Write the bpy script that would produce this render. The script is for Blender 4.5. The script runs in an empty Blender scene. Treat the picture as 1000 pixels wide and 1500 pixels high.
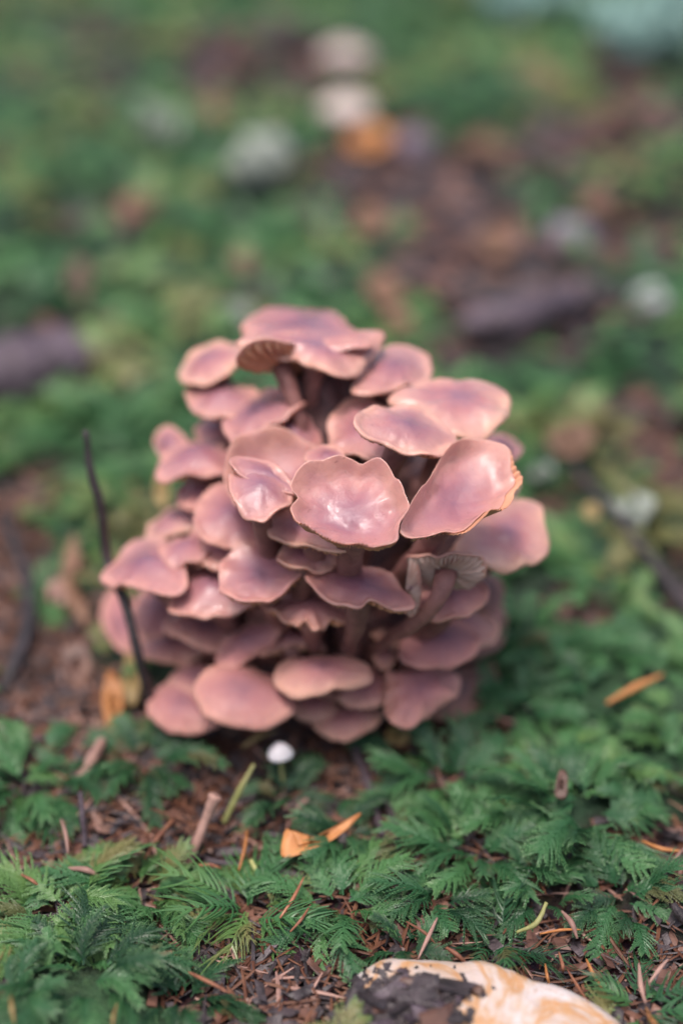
import bpy, math, random
import numpy as np
from mathutils import Vector, Matrix, Euler

random.seed(7)
rs = np.random.RandomState(11)
SC = bpy.context.scene
COL = SC.collection
CM = 0.01

# ------------------------------------------------------------------ camera
PITCH = math.radians(30.0)
CAMC = np.array([0.0, 0.0, 29.5])                       # cm
cam_d = bpy.data.cameras.new('camera')
cam = bpy.data.objects.new('camera', cam_d)
COL.objects.link(cam)
cam.location = CAMC * CM
cam.rotation_euler = (math.radians(90) - PITCH, 0, 0)
cam_d.sensor_fit = 'VERTICAL'
cam_d.sensor_height = 36.0
cam_d.sensor_width = 24.0
cam_d.lens = 50.0
cam_d.clip_start = 0.01
cam_d.clip_end = 200.0
cam_d.dof.use_dof = True
cam_d.dof.focus_distance = 0.387
cam_d.dof.aperture_fstop = 2.8
SC.camera = cam

# ------------------------------------------------------------------ light
SUN_EL, SUN_AZ = math.radians(74), math.radians(-150)    # azimuth from +Y, negative = left, so the sun stands behind-left
world = bpy.data.worlds.new('World')
SC.world = world
world.use_nodes = True
wn = world.node_tree
wn.nodes.clear()
sky = wn.nodes.new('ShaderNodeTexSky')
sky.sky_type = 'NISHITA'
sky.sun_disc = False
sky.sun_elevation = SUN_EL
sky.sun_rotation = SUN_AZ
sky.air_density = 1.0
sky.dust_density = 6.0
sky.ozone_density = 1.2
bgn = wn.nodes.new('ShaderNodeBackground')
bgn.inputs['Strength'].default_value = 0.12
wo = wn.nodes.new('ShaderNodeOutputWorld')
wn.links.new(sky.outputs[0], bgn.inputs[0])
wn.links.new(bgn.outputs[0], wo.inputs[0])
sun_d = bpy.data.lights.new('sun', 'SUN')
sun_d.energy = 1.3
sun_d.angle = math.radians(10)
sun_d.color = (1.0, 0.93, 0.88)
sun = bpy.data.objects.new('sun', sun_d)
COL.objects.link(sun)
sdir = Vector((math.sin(SUN_AZ) * math.cos(SUN_EL), math.cos(SUN_AZ) * math.cos(SUN_EL), math.sin(SUN_EL)))
sun.rotation_euler = sdir.to_track_quat('Z', 'Y').to_euler()

SC.view_settings.view_transform = 'Standard'
SC.view_settings.look = 'None'
SC.view_settings.gamma = 1
SC.view_settings.use_curve_mapping = False
SC.view_settings.exposure = 0.72

# ------------------------------------------------------------------ helpers
Rv = np.array([1.0, 0, 0])
Fv = np.array([0, math.cos(PITCH), -math.sin(PITCH)])
Uv = np.array([0, math.sin(PITCH), math.cos(PITCH)])


def ray(px, py):
    return Fv + (px - 500) / 1000 * 24 / 50 * Rv - (py - 750) / 1500 * 36 / 50 * Uv


def at_y(px, py, Y):
    d = ray(px, py)
    return CAMC + d * (Y / d[1])


_perm = rs.permutation(256)
_perm = np.concatenate([_perm, _perm, _perm])
_grad = rs.normal(size=(256, 3))
_grad /= np.linalg.norm(_grad, axis=1)[:, None]


def noise(x, y, z=0.0):
    x, y, z = np.broadcast_arrays(np.asarray(x, float), np.asarray(y, float), np.asarray(z, float))
    xi, yi, zi = np.floor(x).astype(int), np.floor(y).astype(int), np.floor(z).astype(int)
    xf, yf, zf = x - xi, y - yi, z - zi
    f = lambda t: t * t * t * (t * (t * 6 - 15) + 10)
    u, v, w = f(xf), f(yf), f(zf)
    out = 0
    for dx in (0, 1):
        for dy in (0, 1):
            for dz in (0, 1):
                h = _perm[(_perm[(_perm[(xi + dx) & 255] + yi + dy) & 255] + zi + dz) & 255]
                g = _grad[h]
                dot = g[..., 0] * (xf - dx) + g[..., 1] * (yf - dy) + g[..., 2] * (zf - dz)
                out = out + dot * (u if dx else 1 - u) * (v if dy else 1 - v) * (w if dz else 1 - w)
    return out * 1.5


def fbm(x, y, z=0.0, o=4):
    s, a = 0, 1.0
    for k in range(o):
        s = s + a * noise(x * 2 ** k, y * 2 ** k, z + 7.3 * k)
        a *= 0.5
    return s


def mesh_from(name, V, F, attrs=None, smooth=True):
    """V in cm, F a list of arrays (n,3) or (n,4)"""
    V = np.asarray(V, np.float32) * CM
    me = bpy.data.meshes.new(name)
    if isinstance(F, np.ndarray):
        F = [F]
    loops = np.concatenate([f.reshape(-1) for f in F]).astype(np.int32)
    tot = np.concatenate([np.full(len(f), f.shape[1]) for f in F]).astype(np.int32)
    start = np.concatenate([[0], np.cumsum(tot)[:-1]]).astype(np.int32)
    me.vertices.add(len(V)); me.vertices.foreach_set('co', V.reshape(-1))
    me.loops.add(len(loops)); me.loops.foreach_set('vertex_index', loops)
    me.polygons.add(len(tot)); me.polygons.foreach_set('loop_start', start)
    try:
        me.polygons.foreach_set('loop_total', tot)
    except Exception:
        pass
    me.update(calc_edges=True)
    me.polygons.foreach_set('use_smooth', np.full(len(tot), smooth))
    for k, a in (attrs or {}).items():
        at = me.attributes.new(k, 'FLOAT', 'POINT')
        at.data.foreach_set('value', np.asarray(a, np.float32))
    me.validate()
    return me


def link(name, me, mat=None, parent=None, loc=None, kind=None):
    o = bpy.data.objects.new(name, me)
    COL.objects.link(o)
    if mat is not None and me is not None and not me.materials:
        me.materials.append(mat)
    if parent is not None:
        o.parent = parent
    if loc is not None:
        o.location = np.asarray(loc, float) * CM
    if kind:
        o['kind'] = kind
    return o


def tag(o, label, cat, group=None):
    o['label'] = label
    o['category'] = cat
    if group:
        o['group'] = group
    return o


def empty(name, loc_cm):
    o = bpy.data.objects.new(name, None)
    COL.objects.link(o)
    o.location = np.asarray(loc_cm, float) * CM
    o.empty_display_size = 0.01
    return o


def unit(v):
    v = np.asarray(v, float)
    return v / (np.linalg.norm(v) + 1e-12)


def grid_faces(nr, nc, wrap=True, off=0):
    i = np.arange(nr - 1)[:, None]
    j = np.arange(nc if wrap else nc - 1)[None, :]
    a = i * nc + j
    b = i * nc + (j + 1) % nc
    c = (i + 1) * nc + (j + 1) % nc
    d = (i + 1) * nc + j
    return np.stack([a, b, c, d], -1).reshape(-1, 4) + off


def tube(path, rad, ns=10, flat=1.0, cap=True, jitter=0.0, seed=0):
    path = np.asarray(path, float)
    rad = np.broadcast_to(np.asarray(rad, float), (len(path),))
    T = np.gradient(path, axis=0)
    T /= np.linalg.norm(T, axis=1)[:, None] + 1e-12
    up = np.array([0, 0, 1.0]) if abs(T[0][2]) < 0.8 else np.array([0, 1.0, 0])
    V = []
    th = np.arange(ns) * 2 * math.pi / ns
    for i, (p, t, r) in enumerate(zip(path, T, rad)):
        s = unit(np.cross(t, up)); q = np.cross(s, t); up = q
        jr = 1.0
        if jitter:
            jr = 1 + jitter * noise(np.cos(th) * 1.3 + seed, np.sin(th) * 1.3, i * 0.45 + seed * 3.1)
        V.append(p + (np.cos(th) * r * jr)[:, None] * s + (np.sin(th) * r * flat * jr)[:, None] * q)
    V = np.concatenate(V)
    F = [grid_faces(len(path), ns)]
    if cap:
        n = len(V)
        V = np.concatenate([V, path[:1], path[-1:]])
        j = np.arange(ns)
        F.append(np.stack([np.full(ns, n), (j + 1) % ns, j], 1))
        b = (len(path) - 1) * ns
        F.append(np.stack([np.full(ns, n + 1), b + j, b + (j + 1) % ns], 1))
    return V, F


def bezier(p0, p1, p2, p3, n):
    t = np.linspace(0, 1, n)[:, None]
    return (1 - t) ** 3 * p0 + 3 * (1 - t) ** 2 * t * p1 + 3 * (1 - t) * t * t * p2 + t ** 3 * p3


def spline(pts, n):
    """open Catmull-Rom through pts"""
    P = np.asarray(pts, float)
    P = np.vstack([2 * P[0] - P[1], P, 2 * P[-1] - P[-2]])
    m = len(P) - 3
    out = []
    for t in np.linspace(0, m - 1e-6, n):
        i = int(t); f = t - i
        a, b, c, d = P[i:i + 4]
        out.append(0.5 * ((2 * b) + (-a + c) * f + (2 * a - 5 * b + 4 * c - d) * f * f + (-a + 3 * b - 3 * c + d) * f ** 3))
    return np.array(out)


# ------------------------------------------------------------------ materials
def new_mat(name):
    m = bpy.data.materials.new(name)
    m.use_nodes = True
    nt = m.node_tree
    b = nt.nodes['Principled BSDF']
    return m, nt, b


def N(nt, t, **kw):
    n = nt.nodes.new(t)
    for k, v in kw.items():
        if k in n.inputs:
            n.inputs[k].default_value = v
        else:
            setattr(n, k, v)
    return n


def ramp(nt, fac, stops):
    r = nt.nodes.new('ShaderNodeValToRGB')
    el = r.color_ramp.elements
    while len(el) < len(stops):
        el.new(0.5)
    for e, (p, c) in zip(el, stops):
        e.position = p
        e.color = (*c, 1)
    nt.links.new(fac, r.inputs[0])
    return r.outputs[0]


def mix(nt, fac, a, b, mode='MIX'):
    n = nt.nodes.new('ShaderNodeMix')
    n.data_type = 'RGBA'
    n.blend_type = mode
    for sock, v in ((n.inputs[0], fac), (n.inputs[6], a), (n.inputs[7], b)):
        if isinstance(v, (int, float)):
            sock.default_value = v
        elif isinstance(v, tuple):
            sock.default_value = (*v, 1)
        else:
            nt.links.new(v, sock)
    return n.outputs[2]


def math_(nt, op, a, b=None, clamp=False):
    n = nt.nodes.new('ShaderNodeMath')
    n.operation = op
    n.use_clamp = clamp
    for i, v in enumerate((a, b)):
        if v is None:
            continue
        if isinstance(v, (int, float)):
            n.inputs[i].default_value = v
        else:
            nt.links.new(v, n.inputs[i])
    return n.outputs[0]


def coords(nt):
    return nt.nodes.new('ShaderNodeNewGeometry').outputs['Position']


def tex(nt, vec, scale, detail=4, rough=0.55, dist=0.0):
    n = N(nt, 'ShaderNodeTexNoise', Scale=scale, Detail=detail, Roughness=rough, Distortion=dist)
    nt.links.new(vec, n.inputs['Vector'])
    return n.outputs['Fac']


def bump(nt, h, dist, strength=1.0, normal=None):
    n = N(nt, 'ShaderNodeBump', Strength=strength, Distance=dist)
    nt.links.new(h, n.inputs['Height'])
    if normal is not None:
        nt.links.new(normal, n.inputs['Normal'])
    return n.outputs[0]


def cap_material(name, centre, mid, rim, gloss=0.36, sss=0.25, coat=1.0):
    m, nt, b = new_mat(name)
    pos = coords(nt)
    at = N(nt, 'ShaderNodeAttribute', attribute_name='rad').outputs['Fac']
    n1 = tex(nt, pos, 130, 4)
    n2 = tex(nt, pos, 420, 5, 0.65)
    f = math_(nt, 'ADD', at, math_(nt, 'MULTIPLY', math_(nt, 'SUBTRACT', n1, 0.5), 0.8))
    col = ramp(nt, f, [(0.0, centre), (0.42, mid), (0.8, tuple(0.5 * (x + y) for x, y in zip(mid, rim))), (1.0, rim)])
    oi = nt.nodes.new('ShaderNodeObjectInfo').outputs['Random']
    hs = N(nt, 'ShaderNodeHueSaturation')
    nt.links.new(math_(nt, 'ADD', math_(nt, 'MULTIPLY', oi, 0.26), 0.87), hs.inputs['Value'])
    nt.links.new(math_(nt, 'ADD', math_(nt, 'MULTIPLY', oi, 0.024), 0.488), hs.inputs['Hue'])
    nt.links.new(col, hs.inputs['Color'])
    spots = math_(nt, 'MULTIPLY', math_(nt, 'GREATER_THAN', tex(nt, pos, 700, 1), 0.735), 0.35)
    col = mix(nt, spots, hs.outputs[0], (0.16, 0.07, 0.05))
    col = mix(nt, math_(nt, 'MULTIPLY', n2, 0.22), col, tuple(x * 0.55 for x in mid))
    nt.links.new(col, b.inputs['Base Color'])
    wet = tex(nt, pos, 95, 3)
    r = N(nt, 'ShaderNodeMapRange')
    nt.links.new(wet, r.inputs[0])
    r.inputs[1].default_value = 0.42; r.inputs[2].default_value = 0.6
    r.inputs[3].default_value = gloss + 0.25; r.inputs[4].default_value = gloss + 0.08
    nt.links.new(r.outputs[0], b.inputs['Roughness'])
    b.inputs['Subsurface Weight'].default_value = sss
    b.inputs['Subsurface Radius'].default_value = (1.0, 0.42, 0.32)
    b.inputs['Subsurface Scale'].default_value = 0.0025
    cw = N(nt, 'ShaderNodeMapRange')
    nt.links.new(tex(nt, pos, 75, 2), cw.inputs[0])
    cw.inputs[1].default_value = 0.47; cw.inputs[2].default_value = 0.56; cw.inputs[3].default_value = coat * 0.2; cw.inputs[4].default_value = coat
    nt.links.new(cw.outputs[0], b.inputs['Coat Weight'])
    b.inputs['Coat Roughness'].default_value = 0.05
    nrm = bump(nt, tex(nt, pos, 300, 3, 0.55, 0.4), 0.00045, 0.6)
    nrm = bump(nt, tex(nt, pos, 1500, 3, 0.6), 0.00018, 0.6, nrm)
    nt.links.new(nrm, b.inputs['Normal'])
    crn = bump(nt, tex(nt, pos, 1000, 4, 0.6, 1.2), 0.00019, 1.0)
    nt.links.new(crn, b.inputs['Coat Normal'])
    return m


def simple_mat(name, c1, c2, scale=200, rough=0.7, bumpd=0.0006, spec=0.4, sss=0.0, c3=None, rand=0.3):
    m, nt, b = new_mat(name)
    pos = coords(nt)
    f = tex(nt, pos, scale, 5, 0.6, 0.4)
    st = [(0.32, c1), (0.62, c2)]
    if c3:
        st.append((0.75, c3))
    col = ramp(nt, f, st)
    oi = nt.nodes.new('ShaderNodeObjectInfo').outputs['Random']
    hs = N(nt, 'ShaderNodeHueSaturation')
    nt.links.new(math_(nt, 'ADD', math_(nt, 'MULTIPLY', oi, rand * 2), 1 - rand), hs.inputs['Value'])
    nt.links.new(col, hs.inputs['Color'])
    nt.links.new(hs.outputs[0], b.inputs['Base Color'])
    b.inputs['Roughness'].default_value = rough
    b.inputs['Specular IOR Level'].default_value = spec
    if sss:
        b.inputs['Subsurface Weight'].default_value = sss
        b.inputs['Subsurface Radius'].default_value = (1, 0.5, 0.4)
        b.inputs['Subsurface Scale'].default_value = 0.002
    nt.links.new(bump(nt, tex(nt, pos, scale * 2.5, 4), bumpd, 0.8), b.inputs['Normal'])
    return m


M = {}
M['cap'] = cap_material('mauve_cap_skin', (0.235, 0.105, 0.155), (0.385, 0.160, 0.180), (0.64, 0.335, 0.265))
M['cap_matte'] = cap_material('mauve_matte_cap_skin', (0.25, 0.110, 0.140), (0.385, 0.162, 0.168), (0.58, 0.295, 0.235), gloss=0.5, coat=0.08)
M['cap_brown'] = cap_material('shade_toned_cap_skin', (0.12, 0.060, 0.065), (0.20, 0.09, 0.08), (0.30, 0.15, 0.115), gloss=0.5, coat=0.08)  # skin darkened to paint in the shade on rear and gap caps
M['gill'] = simple_mat('orange_gill', (0.55, 0.25, 0.15), (0.66, 0.33, 0.21), 160, 0.65, 0.0002, 0.3, 0.3, rand=0.12)
M['gill_pale'] = simple_mat('pale_gill', (0.48, 0.30, 0.25), (0.62, 0.42, 0.36), 160, 0.6, 0.0002, 0.3, 0.3, rand=0.1)
M['stem'] = simple_mat('mauve_stem', (0.17, 0.07, 0.068), (0.30, 0.14, 0.125), 140, 0.55, 0.0005, 0.4, 0.2, rand=0.15)
M['foot'] = simple_mat('dark_flesh', (0.05, 0.025, 0.028), (0.13, 0.065, 0.065), 110, 0.6, 0.001, 0.3, rand=0.05)
M['needle'] = simple_mat('dry_needle', (0.15, 0.055, 0.034), (0.29, 0.125, 0.07), 150, 0.6, 0.0002, 0.4, c3=(0.38, 0.22, 0.14), rand=0.45)
M['needle_green'] = simple_mat('pale_green_stalk', (0.22, 0.24, 0.07), (0.38, 0.36, 0.16), 150, 0.6, 0.0002, 0.4)
M['leaf_orange'] = simple_mat('orange_leaf', (0.34, 0.13, 0.04), (0.50, 0.22, 0.08), 120, 0.5, 0.0005, 0.4, c3=(0.22, 0.08, 0.04), rand=0.15)
M['leaf_yellow'] = simple_mat('yellow_leaf', (0.24, 0.16, 0.06), (0.34, 0.24, 0.10), 100, 0.5, 0.0005, 0.4, c3=(0.20, 0.10, 0.05), rand=0.15)
M['leaf_dull'] = simple_mat('dull_brown_leaf', (0.13, 0.075, 0.05), (0.23, 0.125, 0.08), 60, 0.6, 0.0005, 0.3, rand=0.1)
M['leaf_pink'] = simple_mat('faded_pink_leaf', (0.26, 0.145, 0.12), (0.38, 0.23, 0.19), 60, 0.6, 0.0005, 0.3, rand=0.15)
M['leaf_brown'] = simple_mat('brown_leaf', (0.06, 0.030, 0.026), (0.16, 0.078, 0.055), 90, 0.5, 0.0006, 0.5, rand=0.4)
M['bark_dark'] = simple_mat('dark_wet_bark', (0.018, 0.014, 0.016), (0.065, 0.05, 0.055), 130, 0.5, 0.0015, 0.5, c3=(0.12, 0.09, 0.10), rand=0.3)
M['bark_purple'] = simple_mat('purple_grey_bark', (0.035, 0.024, 0.03), (0.11, 0.08, 0.10), 60, 0.5, 0.002, 0.5, c3=(0.18, 0.14, 0.18), rand=0.2)
M['stone_purple'] = simple_mat('purple_grey_stone', (0.15, 0.12, 0.17), (0.26, 0.22, 0.28), 50, 0.6, 0.001, 0.4, rand=0.1)
M['stone_white'] = simple_mat('pale_grey_stone', (0.34, 0.32, 0.36), (0.54, 0.52, 0.56), 40, 0.6, 0.001, 0.4, rand=0.05)
M['pale_beige'] = simple_mat('pale_beige_skin', (0.42, 0.33, 0.30), (0.62, 0.52, 0.48), 30, 0.5, 0.0006, 0.4, 0.1, rand=0.05)
M['lichen'] = simple_mat('blue_green_lichen', (0.15, 0.28, 0.25), (0.28, 0.42, 0.39), 40, 0.8, 0.001, 0.2, rand=0.15)
M['lichen_grey'] = simple_mat('grey_green_lichen', (0.20, 0.23, 0.20), (0.34, 0.37, 0.33), 40, 0.8, 0.001, 0.2, rand=0.15)
M['white_small'] = simple_mat('white_small_cap', (0.45, 0.42, 0.46), (0.68, 0.66, 0.68), 100, 0.5, 0.0003, 0.4, 0.2, rand=0.02)


def white_cap_mat():
    m, nt, b = new_mat('creamy_white_stained_cap')
    pos = coords(nt)
    col = ramp(nt, tex(nt, pos, 48, 5, 0.6, 0.8), [(0.34, (0.56, 0.48, 0.46)), (0.44, (0.52, 0.40, 0.33)), (0.50, (0.50, 0.26, 0.11)), (0.56, (0.53, 0.40, 0.32)), (0.64, (0.60, 0.53, 0.52)), (0.72, (0.42, 0.24, 0.14))])
    d = math_(nt, 'GREATER_THAN', tex(nt, pos, 300, 3), 0.74)
    col = mix(nt, math_(nt, 'MULTIPLY', d, 0.35), col, (0.25, 0.12, 0.08))
    nt.links.new(col, b.inputs['Base Color'])
    b.inputs['Roughness'].default_value = 0.42
    b.inputs['Subsurface Weight'].default_value = 0.2
    b.inputs['Subsurface Radius'].default_value = (1, 0.6, 0.4)
    b.inputs['Subsurface Scale'].default_value = 0.002
    nt.links.new(bump(nt, tex(nt, pos, 160, 4, 0.55), 0.0014, 0.9), b.inputs['Normal'])
    return m


M['white_cap'] = white_cap_mat()


def moss_mat():
    m, nt, b = new_mat('feathery_moss')
    nt.nodes.remove(b)
    out = nt.nodes['Material Output']
    pos = coords(nt)
    tint = N(nt, 'ShaderNodeAttribute', attribute_name='tint').outputs['Fac']
    tip = N(nt, 'ShaderNodeAttribute', attribute_name='tip').outputs['Fac']
    oi = nt.nodes.new('ShaderNodeObjectInfo').outputs['Random']
    f = math_(nt, 'ADD', tint, math_(nt, 'MULTIPLY', oi, 0.5))
    f = math_(nt, 'ADD', f, math_(nt, 'MULTIPLY', math_(nt, 'SUBTRACT', tex(nt, pos, 26, 3), 0.5), 1.1), True)
    col = ramp(nt, f, [(0.0, (0.012, 0.052, 0.026)), (0.35, (0.034, 0.128, 0.052)), (0.65, (0.072, 0.205, 0.072)), (0.88, (0.14, 0.26, 0.075)), (1.0, (0.23, 0.20, 0.08))])
    col = mix(nt, math_(nt, 'MULTIPLY', math_(nt, 'POWER', tip, 2.0), 0.7), col, (0.17, 0.31, 0.13))
    dead = math_(nt, 'MULTIPLY', math_(nt, 'GREATER_THAN', tex(nt, pos, 55, 2), 0.66), 0.6)
    col = mix(nt, dead, col, (0.16, 0.11, 0.05))
    d = nt.nodes.new('ShaderNodeBsdfDiffuse'); t = nt.nodes.new('ShaderNodeBsdfTranslucent')
    g = N(nt, 'ShaderNodeBsdfGlossy', Roughness=0.38)
    nt.links.new(col, d.inputs[0]); nt.links.new(col, t.inputs[0])
    ms = N(nt, 'ShaderNodeMixShader', Fac=0.28)
    nt.links.new(d.outputs[0], ms.inputs[1]); nt.links.new(t.outputs[0], ms.inputs[2])
    m2 = N(nt, 'ShaderNodeMixShader', Fac=0.04)
    nt.links.new(ms.outputs[0], m2.inputs[1]); nt.links.new(g.outputs[0], m2.inputs[2])
    nt.links.new(m2.outputs[0], out.inputs['Surface'])
    return m


M['moss'] = moss_mat()


def ground_mat():
    m, nt, b = new_mat('forest_soil')
    pos = coords(nt)
    ms = N(nt, 'ShaderNodeAttribute', attribute_name='moss').outputs['Fac']
    soil = ramp(nt, tex(nt, pos, 160, 6, 0.7, 0.5), [(0.3, (0.012, 0.008, 0.010)), (0.52, (0.040, 0.024, 0.027)), (0.7, (0.10, 0.052, 0.042)), (0.82, (0.20, 0.13, 0.11))])
    v = N(nt, 'ShaderNodeTexVoronoi', Scale=420.0)
    nt.links.new(pos, v.inputs['Vector'])
    soil = mix(nt, 0.5, soil, v.outputs['Color'], 'SOFT_LIGHT')
    big = ramp(nt, tex(nt, pos, 9, 3), [(0.35, (0.5, 0.45, 0.58)), (0.65, (1.0, 0.8, 0.75))])
    soil = mix(nt, 1.0, soil, big, 'MULTIPLY')
    green = ramp(nt, tex(nt, pos, 220, 6, 0.7), [(0.3, (0.010, 0.028, 0.015)), (0.6, (0.035, 0.085, 0.040)), (0.75, (0.07, 0.14, 0.06))])
    gb = ramp(nt, tex(nt, pos, 11, 4, 0.6), [(0.35, (0.45, 0.45, 0.45)), (0.5, (1.0, 1.0, 1.0)), (0.68, (2.1, 1.9, 1.6))])
    green = mix(nt, 1.0, green, gb, 'MULTIPLY')
    col = mix(nt, ms, soil, green)
    nt.links.new(col, b.inputs['Base Color'])
    b.inputs['Roughness'].default_value = 0.6
    b.inputs['Specular IOR Level'].default_value = 0.35
    nrm = bump(nt, tex(nt, pos, 250, 6, 0.7), 0.003, 0.9)
    nt.links.new(nrm, b.inputs['Normal'])
    return m


M['ground'] = ground_mat()

# ------------------------------------------------------------------ terrain
BASE = np.array([-0.5, 39.8])            # where the cluster grows, cm
LITTER = [  # photo px centre and half sizes of bare litter patches
    (50, 900, 75, 80), (110, 1050, 110, 60), (260, 1210, 190, 55), (560, 1180, 55, 100), (400, 1285, 170, 38), (300, 1400, 60, 30), (440, 1090, 240, 55),
    (700, 1165, 55, 22), (650, 1385, 110, 30), (970, 1245, 70, 30), (850, 1400, 90, 45), (960, 1430, 50, 50), (15, 1290, 50, 70),
    (420, 1450, 110, 40), (560, 270, 110, 75), (850, 250, 140, 34), (930, 350, 90, 32), (330, 440, 60, 25), (640, 400, 50, 25), (160, 330, 60, 25), (480, 120, 70, 25), (120, 60, 60, 20), (650, 520, 60, 25), (880, 600, 70, 25),  (770, 450, 140, 45), (60, 520, 80, 40),
    (80, 150, 80, 30), (330, 120, 60, 45), (930, 140, 70, 60), (710, 350, 80, 40), (960, 640, 60, 60),
    (850, 900, 55, 35), (20, 760, 50, 60)]
_lit = []
for (px, py, rx, ry) in LITTER:
    if py > 1150: rx *= 1.25; ry *= 1.3
    def g(px, py):
        d = ray(px, py); t = -CAMC[2] / d[2]
        return (CAMC + d * t)[:2]
    c = g(px, py); e = g(px + rx, py); u = g(px, py - ry); dn = g(px, py + ry)
    _lit.append((c[0], 0.5 * (u[1] + dn[1]), abs(e[0] - c[0]), 0.5 * abs(u[1] - dn[1])))


def moss_amount(x, y):
    x = np.asarray(x, float); y = np.asarray(y, float)
    v = 0.85 + 0.35 * np.clip((y - 45) / 20, 0, 1) + 0.9 * fbm(x / 5.5, y / 6.5, 3.1, 3)
    for (cx, cy, rx, ry) in _lit:
        d = ((x - cx) / rx) ** 2 + ((y - cy) / ry) ** 2
        v = v - 2.2 * np.exp(-d * 1.0)
    return np.clip(v, 0, 1)


def height(x, y):
    x = np.asarray(x, float); y = np.asarray(y, float)
    far = np.clip((y - 50) / 60, 0, 1) + np.clip((np.abs(x) - 18) / 40, 0, 1)
    far = np.clip(far, 0, 1)
    h = 0.55 * fbm(x / 6.0, y / 6.0, 0.5, 3) + far * (2.2 * np.abs(fbm(x / 8.5, y / 8.5, 6.1, 2)) + 2.9 * fbm(x / 16.0, y / 16.0, 9.5, 3))
    h = h + 12.0 * np.clip((np.hypot(x, y - 40) - 160) / 1500, 0, 1) * fbm(x / 300., y / 300., 4.0, 2)
    h = h - 1.5 * np.exp(-((x - 3.4) / 4.2) ** 2 - ((y - 23.6) / 2.6) ** 2)
    return h + 0.8 * (moss_amount(x, y) - 0.5)


def ground_pt(px, py, lift=0.0):
    d = ray(px, py)
    t = -CAMC[2] / d[2]
    for _ in range(12):
        p = CAMC + d * t
        hz = float(height(p[0], p[1])) + lift
        t = 0.5 * t + 0.5 * (hz - CAMC[2]) / d[2]
    return CAMC + d * t


def axis(c, step, dense, grow, lim_lo, lim_hi):
    a = [0.0]; s = step
    while a[-1] < lim_hi - c:
        if a[-1] > dense: s *= grow
        a.append(a[-1] + s)
    b = [0.0]; s = step
    while b[-1] < c - lim_lo:
        if b[-1] > dense: s *= grow
        b.append(b[-1] + s)
    return np.array([c - v for v in b[:0:-1]] + [c + v for v in a])


gx = axis(0, 0.22, 14, 1.045, -4000, 4000)
gy = axis(36, 0.22, 16, 1.035, -3000, 6000)
GX, GY = np.meshgrid(gx, gy)
GM = moss_amount(GX, GY)
GZ = height(GX, GY) + (1 - GM) * (0.22 * fbm(GX / 0.9, GY / 0.9, 2.2, 2))
GV = np.stack([GX, GY, GZ], -1).reshape(-1, 3)
link('ground', mesh_from('ground', GV, grid_faces(len(gy), len(gx), wrap=False), {'moss': GM.reshape(-1)}), M['ground'], kind='structure')

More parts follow.
